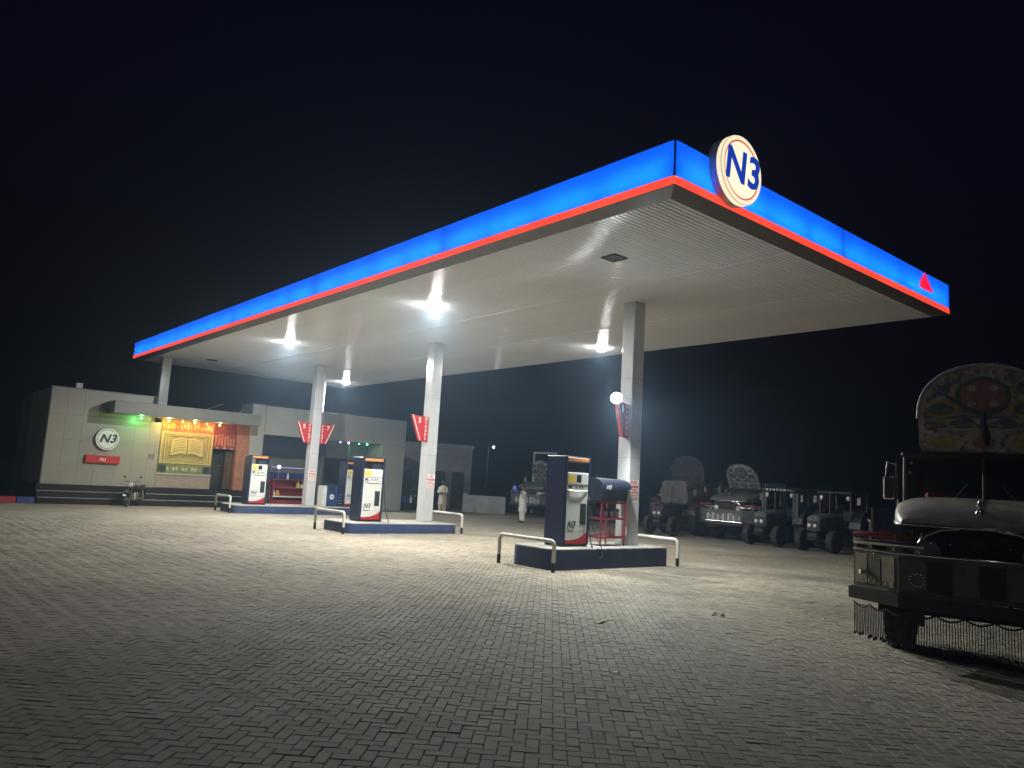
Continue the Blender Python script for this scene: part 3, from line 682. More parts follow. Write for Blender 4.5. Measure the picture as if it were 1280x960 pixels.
cm.loft([[(4.05+.33*i/n, F+.3+.025*math.sin(i*1.3), z) for i in range(n+1)]+[(4.05+.33*(n-i)/n, F+.31+.025*math.sin((n-i)*1.3), z) for i in range(n+1)] for z in (.8, 2.55)])
part('door_curtain', cm, 'curtain', shop, 40)
hd = part('door_head', MB().box(3.37, 4.415, F+.05, F+.9, 2.63, 3.78), 'dull_red', shop)
r = random.Random(5)
for k in range(7): part('head_ornament', MB().box(3.42+k*.14, 3.49+k*.14, F+.03, F+.05, 2.72+r.uniform(0, .08), 3.1+r.uniform(0, .22)), 'ornament', hd)
for k in range(3): part('head_lamp', MB().cbox(3.5+k*.33, 3.6+k*.33, F+.02, F+.049, 2.64, 2.7, .008), 'nosing', hd)
# right hand bay
part('pier', MB().cbox(4.985, 5.64, F-.12, 29.95, 0, 4.88, .012), 'acm_light', shop)
part('pier', MB().cbox(12.2, 13.62, F-.12, 29.95, 0, 3.49, .012), 'acm_light', shop)
ln = part('lintel', MB().cbox(5.645, 13.62, F-.12, 29.95, 3.5, 4.86, .002), 'acm_light', shop)
for u in (7.6, 9.6, 11.6): part('lintel_joint', MB().box(u, u+.008, F-.1215, F-.1, 3.51, 4.85), 'black_gap', ln)
part('lintel_lit_line', MB().box(5.66, 9.3, F-.1, F-.06, 3.475, 3.498), 'nosing', ln)  # pale strip paints in the lit edge of the bay soffit
part('bay_floor', MB().box(5.645, 12.195, 27.9, 29.9, 0, .12), 'concrete', shop)
part('bay_wall', MB().box(5.645, 12.195, 29.86, 29.94, .12, 3.5), 'grey_wall', shop)
part('dark_band', MB().box(5.65, 9.35, 29.2, 29.3, 2.66, 3.498), 'navy_wall', shop)
part('bay_door', MB().box(9.6, 10.9, 29.8, 29.858, .13, 2.6), 'dark_wood', shop)
part('bay_door', MB().box(10.95, 12.1, 29.8, 29.858, .13, 2.6), 'navy_wall', shop)
for u in (9.4, 10.92, 12.13): part('door_post', MB().box(u-.04, u+.04, 29.76, 29.855, .125, 3.49), 'aluminium', shop)
part('blue_shutter', MB().box(5.66, 8.9, 29.78, 29.855, .9, 1.7), 'kiosk', shop)
tube = glow('tube_lamp', (.62, .45, 1), 1.2)
part('tube_lamp', MB().cyl((6.7, 29.7, 1.95), (8.4, 29.7, 1.95), .012, n=8), tube, shop)
# roof bits
t = thing('roof_box', 'small white box on the roof edge of the shop above the wall', 'box', (-2.35, F+.25, 4.72)); part('tank', MB().cbox(-.12, .12, -.12, .12, 0, .2, .012), 'white_paint', t); part('lid', MB().cbox(-.13, .13, -.13, .13, .202, .23, .006), 'white_paint', t)
for k, (a, b, lb) in enumerate((((2.6, 29.3, 4.16), (3.9, 29.5, 4.78), 'thin pale rod lying tilted on the shop roof'), ((4.2, 29.2, 4.16), (4.95, 29.3, 4.62), 'short pale rod on the shop roof beside the taller right parapet'))):
    tag(part('roof_rod', MB().tube([a, ((a[0]+b[0])/2, a[1], (a[2]+b[2])/2+.04), b], .014, 6), 'aluminium'), lb, 'rod')
# mural
mu = thing('mural', 'golden relief panel of an open book beside the shop door', 'mural', (2.16, F, 1.41))
part('backing_panel', MB().box(-1.13, 1.18, .02, .1, 0, 2.36), 'gold_dark', mu)
part('top_band', MB().cbox(-1.12, 1.17, -.01, .019, 1.86, 2.34, .008), 'ornament', mu)
r = random.Random(8)
for k in range(15): part('ornament_stroke', MB().box(-1.05+k*.145, -1.05+k*.145+r.uniform(.05, .12), -.02, -.011, 1.95+r.uniform(0, .1), 2.1+r.uniform(0, .18)), 'gold', mu)
part('bottom_band', MB().cbox(-1.12, 1.17, -.01, .019, .01, .4, .008), 'mosaic', mu)
for x in (-1.1, .82): part('dark_square', MB().box(x, x+.32, -.02, -.011, .05, .36), 'keypad', mu)
for k in range(11): part('mosaic_leaf', MB().prism([(-.72+k*.135, .1), (-.66+k*.135, .2), (-.72+k*.135, .31), (-.78+k*.135, .2)], -.019, -.011), ('gold', 'orn_green', 'nosing')[k % 3], mu)
for o_, i_ in ((0, .07), (.16, .2), (.28, .31)):
    x0, x1, z0, z1 = -1.1+o_, 1.15-o_, .43+o_*.55, 1.84-o_*.55; w = i_-o_
    fr = MB(); 
    for a in ((x0, x1, z0, z0+w), (x0, x1, z1-w, z1), (x0, x0+w, z0+w, z1-w), (x1-w, x1, z0+w, z1-w)): fr.box(a[0], a[1], -.025, .02, a[2], a[3])
    part('relief_frame', fr, 'gold', mu)
for s in (-1, 1):
    top = [(s*x, 1.5+.1*math.sin(PI*min(1, x/.5))-.04*x) for x in (0.02, .12, .25, .4, .55, .68)]
    bot = [(s*x*1.04, .8+.09*math.sin(PI*min(1, x/.5))-.04*x) for x in (.68, .55, .4, .25, .12, .02)]
    part('book_page', MB().prism(top+bot, -.05, .02, 'y', Matrix.Translation((.03, 0, .02))), 'gold', mu)
    for k in range(5):
        z = .95+k*.115
        ln_ = [(s*x, z+.08*math.sin(PI*min(1, x/.5))-.04*x) for x in (.1, .25, .4, .58)]
        part('text_line', MB().prism(ln_+[(a, b+.045) for a, b in ln_[::-1]], -.058, -.051, 'y', Matrix.Translation((.03, 0, .02))), 'gold_dark', mu)
n3_sign('wall_disc_sign', 'round pale N3 sign on the left wall of the shop', (-1.12, F-.11, 2.7), .46, .07, False)
t = thing('red_plate_sign', 'long red plate reading ALI under the round sign on the shop wall', 'sign', (-1.2, F-.04, 1.68))
part('plate', MB().cbox(-.66, .66, -.14, 0, 0, .32, .015), 'sign_red', t); part('lettering', put(text_mb('ALI', .17, .006, 0, .004), front(0, -.144, .16)), 'sign_white', t)
t = thing('wall_notice', 'small outlined notice on the shop wall left of the golden panel', 'notice', (.72, F-.032, 1.98)); part('sheet', MB().box(-.13, .13, -.004, 0, 0, .2), 'acm_dark', t); part('bar', MB().box(-.12, .12, -.007, -.0045, .2, .23), 'terracotta', t)
def spot_bulb(u, v, z, m, col, power, label, small=False):
    t = thing('porch_lamp', label, 'lamp', (u, v, z), 0, 'coloured lamps under the shop porch')
    part('socket', MB().cyl((0, 0, -.03), (0, 0, .035), .028, n=12), 'aluminium', t, 50)
    part('bulb', MB().ell((0, 0, -.05), (.035, .035, .04) if small else (.05, .05, .05)), m, t, 80)
    if power: lamp('POINT', 'lamp_light', t, (0, -.02, -.12), power, col, .05)
OR = (1, .42, .14)
spot_bulb(0, 28.0, 3.745, 'bulb_green', (.15, 1, .25), 32, 'green lamp under the left end of the porch slab')
spot_bulb(1.12, 28.0, 3.745, 'bulb_warm', (1, .68, .18), 62, 'yellow lamp under the porch slab over the left edge of the golden panel')
spot_bulb(2.23, 28.0, 3.745, 'bulb_warm', (1, .66, .2), 38, 'yellow lamp under the porch slab over the middle of the golden panel')
spot_bulb(3.33, 28.0, 3.745, 'bulb_orange', OR, 46, 'orange lamp under the porch slab over the door')
spot_bulb(1.78, 28.25, 3.745, 'bulb_orange', OR, 0, 'tiny orange lamp between the two yellow porch lamps', True)
spot_bulb(2.85, 28.25, 3.745, 'bulb_orange', OR, 0, 'tiny orange lamp between the yellow and orange porch lamps', True)
PU, GR = (.8, .3, 1), (.12, 1, .3)
spot_bulb(9.76, F-.02, 3.465, 'bulb_purple', PU, 0, 'small purple lamp under the lintel of the right bay', True)
spot_bulb(10.23, F-.02, 3.465, 'bulb_purple', PU, 5, 'larger purple lamp under the lintel of the right bay')
spot_bulb(10.85, F-.02, 3.465, 'bulb_green', GR, 0, 'small green lamp under the lintel of the right bay', True)
spot_bulb(11.33, F-.02, 3.465, 'bulb_green', GR, 6, 'larger green lamp under the right end of the bay lintel')
# red counter in the bay
def counter():
    t = thing('shop_counter', 'red counter with white shelves in the bay behind the farthest pump', 'counter', (7.15, 28.6, .12))
    for z, m in ((0, 'red_steel'), (.4, 'sign_white'), (.82, 'red_steel'), (1.22, 'red_steel')): part('shelf', MB().cbox(-.85, .85, -.25, .25, z, z+.05, .006), m, t)
    for x in (-.85, .81): part('side', MB().box(x, x+.04, -.249, .249, .051, 1.219), 'red_steel', t)
    part('back', MB().box(-.809, .809, .2, .23, .051, 1.219), 'red_steel', t)
    part('kick_panel', MB().box(-.809, .809, -.24, -.22, .051, .25), 'red_steel', t)
counter()
def bottle(u, v, z, m, label, h=.26, r=.045, grp='goods on the red counter'):
    t = thing('bottle', label, 'bottle', (u, v, z), 0, grp)
    part('body', MB().lathe([(r, 0), (r, h*.6), (r*.45, h*.8), (r*.4, h*.9)], 12), m, t, 50)
    part('cap', MB().cyl((0, 0, h*.901), (0, 0, h), r*.46, n=10), 'sign_white', t)
bottle(7.62, 28.5, .99, 'yellow', 'yellow bottle on the upper shelf of the red counter', .3, .1)
bottle(7.83, 28.5, .99, 'cloth_white', 'white jar beside the yellow bottle on the red counter', .2, .09)
bottle(6.6, 28.5, .57, 'orange', 'orange jar on the white shelf of the red counter', .28, .12)
bottle(6.42, 28.5, .57, 'cloth_white', 'white bottle at the left end of the white counter shelf', .3, .06)
bottle(7.1, 28.6, 1.39, 'cloth_white', 'tall white bottle on top of the red counter', .3, .05)
t = thing('desk_lamp', 'small round white lamp glowing on the red counter', 'lamp', (6.65, 28.7, 1.39)); part('stem', MB().cyl((0, 0, 0), (0, 0, .5), .015), 'aluminium', t); part('globe', MB().ell((0, 0, .58), (.085, .085, .085)), 'bulb_cold', t, 80); lamp('POINT', 'lamp_light', t, (0, -.15, .58), 5, (.8, .9, 1), .08)

# ------------------------------------------------------------------ background walls and buildings
def oriented(a, b):
    a, b = Vector(a), Vector(b); d = b-a; return (a.x, a.y, 0), math.atan2(d.y, d.x), d.length
loc, rz, L_ = oriented((14.9, 33.4), (20.2, 31.0))
fb = thing('far_building', 'dim grey plastered building with dark doorways far behind the middle column', 'building', loc, rz)
part('wall', MB().box(0, L_, 0, 5, 0, 3.75), 'plaster', fb); part('parapet', MB().box(-.08, L_+.08, -.08, 5.08, 3.755, 4.0), 'plaster', fb)
for x, w in ((1.2, .9), (3.0, 1.2), (4.6, .8)):
    d = part('doorway', MB().box(x, x+w, -.03, -.002, .05, 2.3), 'dark_wood', fb)
    part('door_frame', MB().box(x-.06, x, -.05, 0-.001, .05, 2.36), 'plaster', d); part('door_frame', MB().box(x+w, x+w+.06, -.05, -.001, .05, 2.36), 'plaster', d)
for k in range(4): part('string_course', MB().box(0, L_, -.03, -.001, 2.6+k*.28, 2.64+k*.28), 'plaster', fb)
loc, rz, L_ = oriented((18.0, 28.75), (19.85, 27.1))
t = thing('low_wall', 'low white wall standing far behind between the islands', 'wall', loc, rz); part('wall', MB().box(.22, L_, 0, .2, 0, .96), 'white_wall', t); part('end_pier', MB().cbox(0, .218, -.05, .25, 0, 1.1, .02), 'white_wall', t); part('coping', MB().box(.22, L_, -.02, .22, .962, 1.0), 'white_wall', t)
loc, rz, L_ = oriented((14.5, 31.6), (15.9, 30.2))
t = thing('low_wall', 'low grey wall right of the shop pier, behind the blue tub', 'wall', loc, rz); part('wall', MB().box(0, L_, 0, .18, 0, 1.05), 'plaster', t); part('coping', MB().box(0, L_, -.02, .2, 1.052, 1.1), 'plaster', t)
t = thing('bench', 'low dark bench beside the right pier of the shop', 'bench', (14.3, 28.9, 0), -.3)
part('seat', MB().cbox(-.75, .75, -.2, .2, .36, .42, .01), 'steel_dark', t)
for x in (-.65, .65):
    for y in (-.15, .15): part('leg', MB().box(x-.02, x+.02, y-.02, y+.02, 0, .358), 'steel_dark', t)
t = thing('tub', 'blue plastic tub on the low bench by the shop', 'tub', (13.95, 28.95, .42)); part('bowl', MB().lathe([(.2, 0), (.28, .34), (.25, .34), (.18, .03)], 20), 'blue_plastic', t, 40); part('rim', MB().lathe([(.28, .33), (.3, .34), (.3, .36), (.27, .36)], 20, None, True), 'blue_plastic', t, 40)
for k, u in enumerate((14.45, 14.65, 14.85)): bottle(u, 28.8-.1*k, .42, ('pump_white', 'hood_blue', 'pump_white')[k], ('pale bottle on the bench next to the blue tub', 'dark bottle in the middle of the bench', 'pale bottle at the right end of the bench')[k], .42, .07, 'bottles on the bench by the shop')
# lit lamp on a far pole, and tiny far lights at the left
def far_lamp(loc, h, label, m='bulb_cold', power=0, s=1):
    t = thing('lamp_post', label, 'street lamp', loc)
    part('pole', MB().cyl((0, 0, 0), (0, 0, h), .05*s, .035*s, 10), 'steel_dark', t, 50); part('arm', MB().tube([(0, 0, h-.05), (0, -.2*s, h+.06*s), (0, -.45*s, h+.06*s)], .02*s, 6), 'steel_dark', t, 50)
    part('head', MB().cbox(-.09*s, .09*s, -.62*s, -.4*s, h+.01*s, h+.1*s, .02*s), 'aluminium', t); part('bulb', MB().ell((0, -.5*s, h-.05*s), (.06*s, .06*s, .09*s)), m, t, 80)
    if power: lamp('POINT', 'lamp_light', t, (0, -.5*s, h-.2*s), power, (.8, .92, 1), .1)
far_lamp((20.6, 29.9, 0), 4.0, 'lamp post with a small cold light above the far low white wall', 'bulb_cold', 12)
far_lamp((-38.5, 66.5, 0), 6.9, 'distant tiny lit street lamp at the far left, the upper of two', 'bulb_cold', 0, 1.4)
far_lamp((-23.8, 43, 0), 2.9, 'distant faint street lamp at the far left, the lower of two', 'bulb_cold', 0, .6)
t = thing('steel_frame', 'white steel frame standing behind the truck beyond the nearest pump', 'frame', (24.2, 28.6, 0), -1.2)
for x in (-.8, .75): part('post', MB().box(x, x+.1, -.05, .05, 0, 3.9), 'white_paint', t)
part('top_bar', MB().box(-.699, .749, -.05, .05, 3.78, 3.9), 'white_paint', t); part('cross_bar', MB().box(-.699, .749, -.04, .04, 2.05, 2.13), 'white_paint', t)
# painted kerb at the far left
t = thing('painted_kerb', 'red and blue painted kerb at the far left beside the shop', 'kerb')
for k in range(12): part('kerb_stone', MB().cbox(-3.55-.62*(k+1)+.006, -3.55-.62*k-.006, 27.75, 28.05, 0, .24, .02), 'kerb_blue' if k % 2 == 0 else 'kerb_red', t)

# ------------------------------------------------------------------ vehicles
def wheel(parent, x, y, r, w, m_rim='hub', name='wheel', lug=False, side=1):
    o = link(name, None, parent, (x, y, r)); o.empty_display_size = .1
    X = Matrix.Rotation(PI/2, 4, 'X')
    pr = [(r*.62, -w*.42), (r*.72, -w*.5), (r*.93, -w*.5), (r*.985, -w*.42), (r, -w*.2), (r, w*.2), (r*.985, w*.42), (r*.93, w*.5), (r*.72, w*.5), (r*.62, w*.42)]
    ty = part('tyre', MB().lathe(pr, 32, X, True), 'tyre', o, 40)
    if lug:
        lg = MB()
        for k in range(22):
            for s in (-1, 1):
                T = Matrix.Rotation(2*PI*(k+(.5 if s > 0 else 0))/22, 4, 'Y') @ Matrix.Translation((r, s*w*.25, 0)) @ Matrix.Rotation(s*.6, 4, 'X')
                lg.box(-.02, .022*r/.5, -w*.24, w*.24, -.022*r/.5, .022*r/.5, T)
        part('tread', lg, 'tyre', o)
    part('rim', MB().lathe([(r*.1, -w*.3), (r*.5, -w*.22), (r*.6, -w*.42), (r*.64, -w*.42), (r*.64, w*.42), (r*.6, w*.42), (r*.5, w*.22), (r*.1, w*.3)], 28, X), m_rim, o, 40)
    hb = MB(); hb.lathe([(r*.17, -w*.5), (r*.17, w*.5)], 14, X)
    part('hub', hb, 'steel_dark', o, 40)
    return o
def crown_panel(t, w, z0, z1, x0, lean, detail=True, dim=None):
    """arched decorated panel above the cab; lean = forward shift at the top"""
    n = 18; hs = (z1-z0)*.42; pts = [(-w*.93, 0), (w*.93, 0), (w, (z1-z0)*.12), (w*1.01, hs)]
    for i in range(1, n): a = PI*i/n; pts.append((w*1.01*math.cos(a), hs+(z1-z0-hs)*math.sin(a)**.8))
    pts += [(-w*1.01, hs), (-w, (z1-z0)*.12)]
    def P(y, z, d): return (x0+lean*z/(z1-z0)+d, y, z0+z)
    def plate(poly, d0, d1, nm, m, parent):
        if dim: m = dim[m]
        k = len(poly); mb = MB(); mb.add([P(a, b, d0) for a, b in poly]+[P(a, b, d1) for a, b in poly], [tuple(range(k)), tuple(range(2*k-1, k-1, -1))]+[(i, i+k, (i+1) % k+k, (i+1) % k) for i in range(k)])
        return part(nm, mb, m, parent)
    cr = plate(pts, -.09, 0, 'crown', 'orn_base', t)
    rim = [P(a, b, .01) for a, b in pts[2:-1]]
    part('crown_edge', MB().tube(rim, .022, 6), dim['orn_white'] if dim else 'orn_white', cr, 50)
    H = z1-z0
    def oval(y, z, ry, rz_, m, d=.012, nm='medallion'):
        return plate([(y+ry*math.cos(2*PI*i/20), z+rz_*math.sin(2*PI*i/20)) for i in range(20)], .001, d, nm, m, cr)
    oval(0, H*.66, w*.42, H*.21, 'orn_green'); oval(0, H*.66, w*.34, H*.165, 'orn_red', .02); 
    for k in range(8): a = 2*PI*k/8; oval(w*.24*math.cos(a), H*.66+H*.12*math.sin(a), w*.07, H*.035, 'orn_cream' if k % 2 else 'orn_red', .028, 'petal')
    for s in (-1, 1):
        oval(s*w*.64, H*.52, w*.27, H*.1, 'orn_yellow'); oval(s*w*.64, H*.52, w*.2, H*.065, 'orn_green', .02)
        oval(s*w*.62, H*.74, w*.13, H*.07, 'orn_blue'); oval(s*w*.84, H*.66, w*.06, H*.09, 'orn_cream')
        oval(s*w*.62, H*.16, w*.32, H*.115, 'orn_cream'); oval(s*w*.62, H*.16, w*.23, H*.06, 'orn_yellow', .02)
        oval(s*w*.32, H*.36, w*.2, H*.05, 'orn_blue'); oval(s*w*.8, H*.34, w*.12, H*.05, 'orn_green')
    if detail:
        for k in range(22):
            a = PI*(k+.5)/22; oval(w*.88*math.cos(a), hs+(H-hs)*.88*math.sin(a)**.8, w*.045, H*.022, ('orn_cream', 'orn_red', 'orn_yellow', 'orn_green')[k % 4], .014, 'floret')
        for k in range(12): a = 2*PI*k/12; oval(w*.47*math.cos(a), H*.66+H*.235*math.sin(a), w*.04, H*.02, ('orn_yellow', 'orn_cream')[k % 2], .016, 'floret')
        for s in (-1, 1):
            for k in range(10): a = 2*PI*k/10; oval(s*w*.62+w*.35*math.cos(a), H*.16+H*.125*math.sin(a), w*.03, H*.015, 'orn_green' if k % 2 else 'orn_red', .016, 'floret')
            for k in range(6): plate([(s*w*(.34+.1*k)-w*.04, H*.84-H*.045*k), (s*w*(.34+.1*k), H*.81-H*.045*k), (s*w*(.34+.1*k)+w*.04, H*.84-H*.045*k), (s*w*(.34+.1*k), H*.88-H*.045*k)], .001, .013, 'leaf_motif', ('orn_green', 'orn_blue')[k % 2], cr)
    oval(0, H*.16, w*.26, H*.11, 'orn_cream'); oval(0, H*.16, w*.18, H*.06, 'orn_red', .02)
    for z, m in ((.015, 'orn_blue'), (.29, 'orn_white'), (.42, 'orn_blue')): plate([(-w*.92, H*z), (w*.92, H*z), (w*.92, H*z+.035), (-w*.92, H*z+.035)], .001, .008, 'band', m, cr)
    for k in range(15):
        y = -w*.86+k*w*1.72/14; plate([(y-.05, H*.335), (y, H*.315), (y+.05, H*.335), (y, H*.36)], .001, .014, 'lozenge', ('orn_yellow', 'orn_red', 'orn_green')[k % 3], cr)
    if detail:
        part('plume_rod', MB().tube([(x0+.05, -.62*w, z0+H*.7), (x0+.16, -.3*w, z0+H*.55), (x0+.2, 0, z0+H*.46), (x0+.22, .03, z0+H*.3)], [.012, .014, .016, .02], 6), 'steel_dark', cr)
        part('tassel', MB().tube([(x0+.2, .02, z0+H*.46), (x0+.22, .03, z0+H*.36), (x0+.22, .04, z0+H*.22), (x0+.22, .04, z0+H*.12)], [.02, .012, .045, .03], 8), 'rubber', cr, 60)
        part('tassel_sleeve', MB().cyl((x0+.205, .0, z0+H*.46), (x0+.215, -.01, z0+H*.35), .02, n=8), 'chrome', cr, 60)
    return cr
def truck(loc, rz, label, pale=None, detail=True, lean=.12, cab_top=2.5, crown_top=3.95, crown_w=.9, dim=None):
    """bonneted decorated truck, origin on the ground under the front axle, x forward, -y its right"""
    t = thing('truck', label, 'truck', loc, rz, 'painted trucks with crowned cabs')
    bm_ = pale or 'truck_panel'
    # chassis, load body
    for y in (-.42, .42): part('chassis_rail', MB().box(-6, .9, y-.05, y+.05, .72, .92), 'steel_dark', t)
    bd = part('load_body', MB().cbox(-6.2, -1.75, -1.15, 1.15, 1.1, 2.45, .02), 'truck_dark', t)
    for s in (-1, 1):
        for k in range(6): part('side_panel', MB().cbox(-6.1+k*.72, -5.45+k*.72, s*1.15-.012, s*1.15+.012, 1.3, 2.3, .008), ('orn_red', 'orn_yellow', 'orn_green')[k % 3], bd)
    # cab
    cabp = [(-1.7, .95), (-.35, .95), (-.35, 1.85), (-.5, cab_top), (-1.7, cab_top)]
    part('cab', MB().prism([(-1.7, .95), (-.42, .95), (-.42, 1.8), (-1.7, 1.8)], -.98, .98, 'y'), 'truck_dark', t)
    part('cab_roof', MB().cbox(-1.72, -.42, -1.0, 1.0, cab_top, cab_top+.08, .03), 'truck_dark', t)
    for s in (-1, 1):
        part('pillar', MB().tube([(-.42, s*.93, 1.8), (-.5, s*.93, cab_top+.01)], .045, 8), bm_ if pale else 'truck_dark', t)
        part('pillar', MB().box(-1.7, -1.6, s*.93-.05, s*.93+.05, 1.8, cab_top), 'truck_dark', t)
    part('pillar', MB().tube([(-.42, 0, 1.8), (-.5, 0, cab_top+.01)], .03, 8), 'truck_dark', t)
    for s in (-1, 1):
        part('windscreen', MB().add([(-.43, s*.04, 1.8), (-.43, s*.89, 1.8), (-.505, s*.89, cab_top), (-.505, s*.04, cab_top)], [(0, 1, 2, 3)]), 'glass', t)
        part('wiper', MB().tube([(-.4, s*.45, 1.82), (-.44, s*.2, 2.15)], .008, 5), 'black_paint', t)
    part('cab_back', MB().box(-1.72, -1.66, -.95, .95, 1.8, cab_top), 'truck_dark', t)
    part('seat', MB().cbox(-1.5, -1.3, -.8, .8, 1.5, 2.05, .04), 'truck_red', t)
    part('steering_wheel', MB().tube([(-.75+.02*math.cos(a), .45+.2*math.cos(a), 1.85+.17*math.sin(a)) for a in [2*PI*i/14 for i in range(15)]], .015, 6), 'black_paint', t)
    # bonnet: rounded, one pale colour above the darker engine sides
    def sect(x, wd, zt, zb, e=5):
        n = 16; out = []
        for i in range(n+1):
            a = PI*i/n; c, s = math.cos(a), math.sin(a)
            out.append((x, wd*math.copysign(abs(c)**(2/4.5), c), zb+(zt-zb)*(abs(s)**(2/4.5))))
        return out
    hood = [sect(-.42, 1.02, 1.97, 1.66), sect(-.05, 1.01, 1.95, 1.65), sect(.35, .97, 1.895, 1.62), sect(.62, .92, 1.83, 1.6), sect(.78, .87, 1.76, 1.6), sect(.86, .83, 1.69, 1.6)]
    bn = part('bonnet', MB().loft(hood), pale or 'hood_pale', t, 40)
    part('bonnet_ridge', MB().tube([(-.4, 0, 1.975), (-.05, 0, 1.955), (.35, 0, 1.9), (.62, 0, 1.835), (.8, 0, 1.77)], .012, 6), 'chrome', bn, 60)
    part('bonnet_edge', MB().tube([(x_, y_, z_) for x_, y_, z_ in ((-.42, -1.02, 1.66), (.35, -.975, 1.62), (.7, -.91, 1.6), (.87, -.8, 1.6), (.9, 0, 1.6), (.87, .8, 1.6), (.7, .91, 1.6), (.35, .975, 1.62), (-.42, 1.02, 1.66))], .014, 6), 'chrome', bn, 60)
    part('bonnet_ornament', MB().lathe([(.05, 0), (.045, .03), (.015, .06), (.03, .1), (.008, .16)], 14, Matrix.Translation((.72, 0, 1.78))), 'chrome', bn, 50)
    part('engine_side', MB().prism([(-.42, -.8), (.7, -.72), (.74, -.6), (.74, .6), (.7, .72), (-.42, .8)], 1.0, 1.6, 'z'), 'truck_dark', t)
    for s in (-1, 1):
        for k in range(6): part('louvre', MB().box(-.25+k*.13, -.18+k*.13, s*.79-.02, s*.79+.02, 1.22, 1.5), 'steel_dark', t)
        part('bonnet_catch', MB().cbox(.3, .38, s*.93-.03, s*.93+.03, 1.56, 1.68, .01), 'chrome', t)
    # grille and headlamps
    gr = part('grille', MB().cbox(.74, .83, -.62, .62, 1.16, 1.52, .02), 'truck_dark', t)
    for k in range(7): part('grille_bar', MB().box(.83, .85, -.5, .5, 1.19+k*.045, 1.205+k*.045), 'steel_dark', gr)
    for k in range(11): part('grille_slat', MB().box(.851, .862, -.46+k*.09, -.445+k*.09, 1.18, 1.5), 'steel_dark', gr)
    part('grille_badge', MB().lathe([(.1, 0), (.09, .02), (.03, .03)], 20, Matrix.Translation((.87, 0, 1.38)) @ Matrix.Rotation(PI/2, 4, 'Y')), 'steel_dark', gr, 50)
    if detail:
        for k in range(19): part('reflector', MB().cyl((1.15, -.76+k*.085, 1.12), (1.162, -.76+k*.085, 1.12), .016, n=8), ('truck_red', 'orn_yellow', 'chrome')[k % 3], gr)
        for k in range(7):
            for s in (-1, 1):
                q = (k+.5)/7; part('bumper_motif', MB().cyl((1.13-.42*q, s*(.85+.52*q), .88), (1.14-.42*q, s*(.865+.52*q), .88), .02, n=8), ('orn_yellow', 'chrome')[k % 2], gr)
        for s in (-1, 1):
            part('mud_flap', MB().box(-.7, -.68, s*.95-.2, s*.95+.2, .2, .8), 'rubber', t)
            part('cab_step', MB().cbox(-.9, -.5, s*1.0-.1, s*1.0+.1, .55, .6, .01), 'steel_dark', t)
            for k in range(5): part('cab_bulb', MB().ell((-.46, s*(.95-.02*k), 1.9+.13*k), (.02, .02, .02), 8, 5), 'lens', t, 80)
    rr = random.Random(4)
    for k in range(7): part('chrome_stud', MB().ell((.86, -.45+.15*k, 1.25+.14*(k % 2)), (.018, .018, .018), 8, 5), 'chrome', gr, 80)
    part('brow', MB().tube([(.8, -.66, 1.2), (.86, -.66, 1.33), (.88, -.58, 1.47), (.88, -.4, 1.56), (.87, -.2, 1.59)], [.03, .026, .024, .022, .03], 8), 'chrome', t, 60)
    part('brow', MB().tube([(.8, .66, 1.2), (.86, .66, 1.33), (.88, .58, 1.47), (.88, .4, 1.56), (.87, .2, 1.59)], [.03, .026, .024, .022, .03], 8), 'chrome', t, 60)
    for s in (-1, 1):
        h = part('headlight', MB().lathe([(.13, -.1), (.135, .0), (.12, .02)], 22, Matrix.Translation((.86, s*.52, 1.3)) @ Matrix.Rotation(PI/2, 4, 'Y')), 'chrome', t, 40)
        part('lens', MB().ell((.885, s*.52, 1.3), (.03, .115, .115)), 'lens' if pale else 'old_lens', h, 80)
        # wing over the wheel
        wg = arc(0, .52, .62, -.05, PI+.05, 14)
        part('wing', MB().prism(wg+[(a*1.1, .5+(b-.5)*1.07+.02) for a, b in wg[::-1]], s*.62, s*1.12, 'y'), 'truck_dark', t, 40)
        part('side_lamp', MB().cbox(.5, .6, s*1.0-.05, s*1.0+.05, 1.2, 1.3, .02), 'lens', t)
    # bumper with swept ends
    def bump(z0, z1, off, nm, m):
        o_ = [(.7+off*.3, -1.4-off), (1.15+off, -.82), (1.15+off, .82), (.7+off*.3, 1.4+off)]
        i_ = [(.62, 1.3), (1.0, .78), (1.0, -.78), (.62, -1.3)]
        return part(nm, MB().prism(o_+i_, z0, z1, 'z'), m, t)
    if detail:
        for k in range(6): part('bumper_panel', MB().cbox(1.15, 1.166, -.78+k*.262, -.78+k*.262+.25, .83, 1.19, .006), ('truck_panel', 'truck_dark')[k % 2], t)
        for s in (-1, 1):
            for k in range(3):
                q0, q1 = .08+k*.3, .08+k*.3+.26; e = [(1.15-.45*q, s*(.82+.58*q)) for q in (q0, q1)]; nx, ny = .79*.012, s*.61*.012
                part('end_panel', MB().add([(e[0][0]+nx, e[0][1]+ny, .84), (e[1][0]+nx, e[1][1]+ny, .84), (e[1][0]+nx, e[1][1]+ny, 1.2), (e[0][0]+nx, e[0][1]+ny, 1.2), (e[0][0]-nx, e[0][1]-ny, .84), (e[1][0]-nx, e[1][1]-ny, .84), (e[1][0]-nx, e[1][1]-ny, 1.2), (e[0][0]-nx, e[0][1]-ny, 1.2)], [(0, 1, 2, 3), (4, 5, 6, 7), (0, 1, 5, 4), (2, 3, 7, 6), (0, 3, 7, 4), (1, 2, 6, 5)]), ('hood_pale', 'truck_panel', 'hood_pale')[k], t)
            part('tow_hook', MB().tube([(1.16, s*.3, .7), (1.28, s*.3, .68), (1.3, s*.3, .74), (1.24, s*.3, .78)], .018, 6), 'steel_dark', t, 60)
            part('side_box', MB().cbox(.15, .6, s*1.13-.12, s*1.13+.12, 1.16, 1.36, .02), 'truck_dark', t)
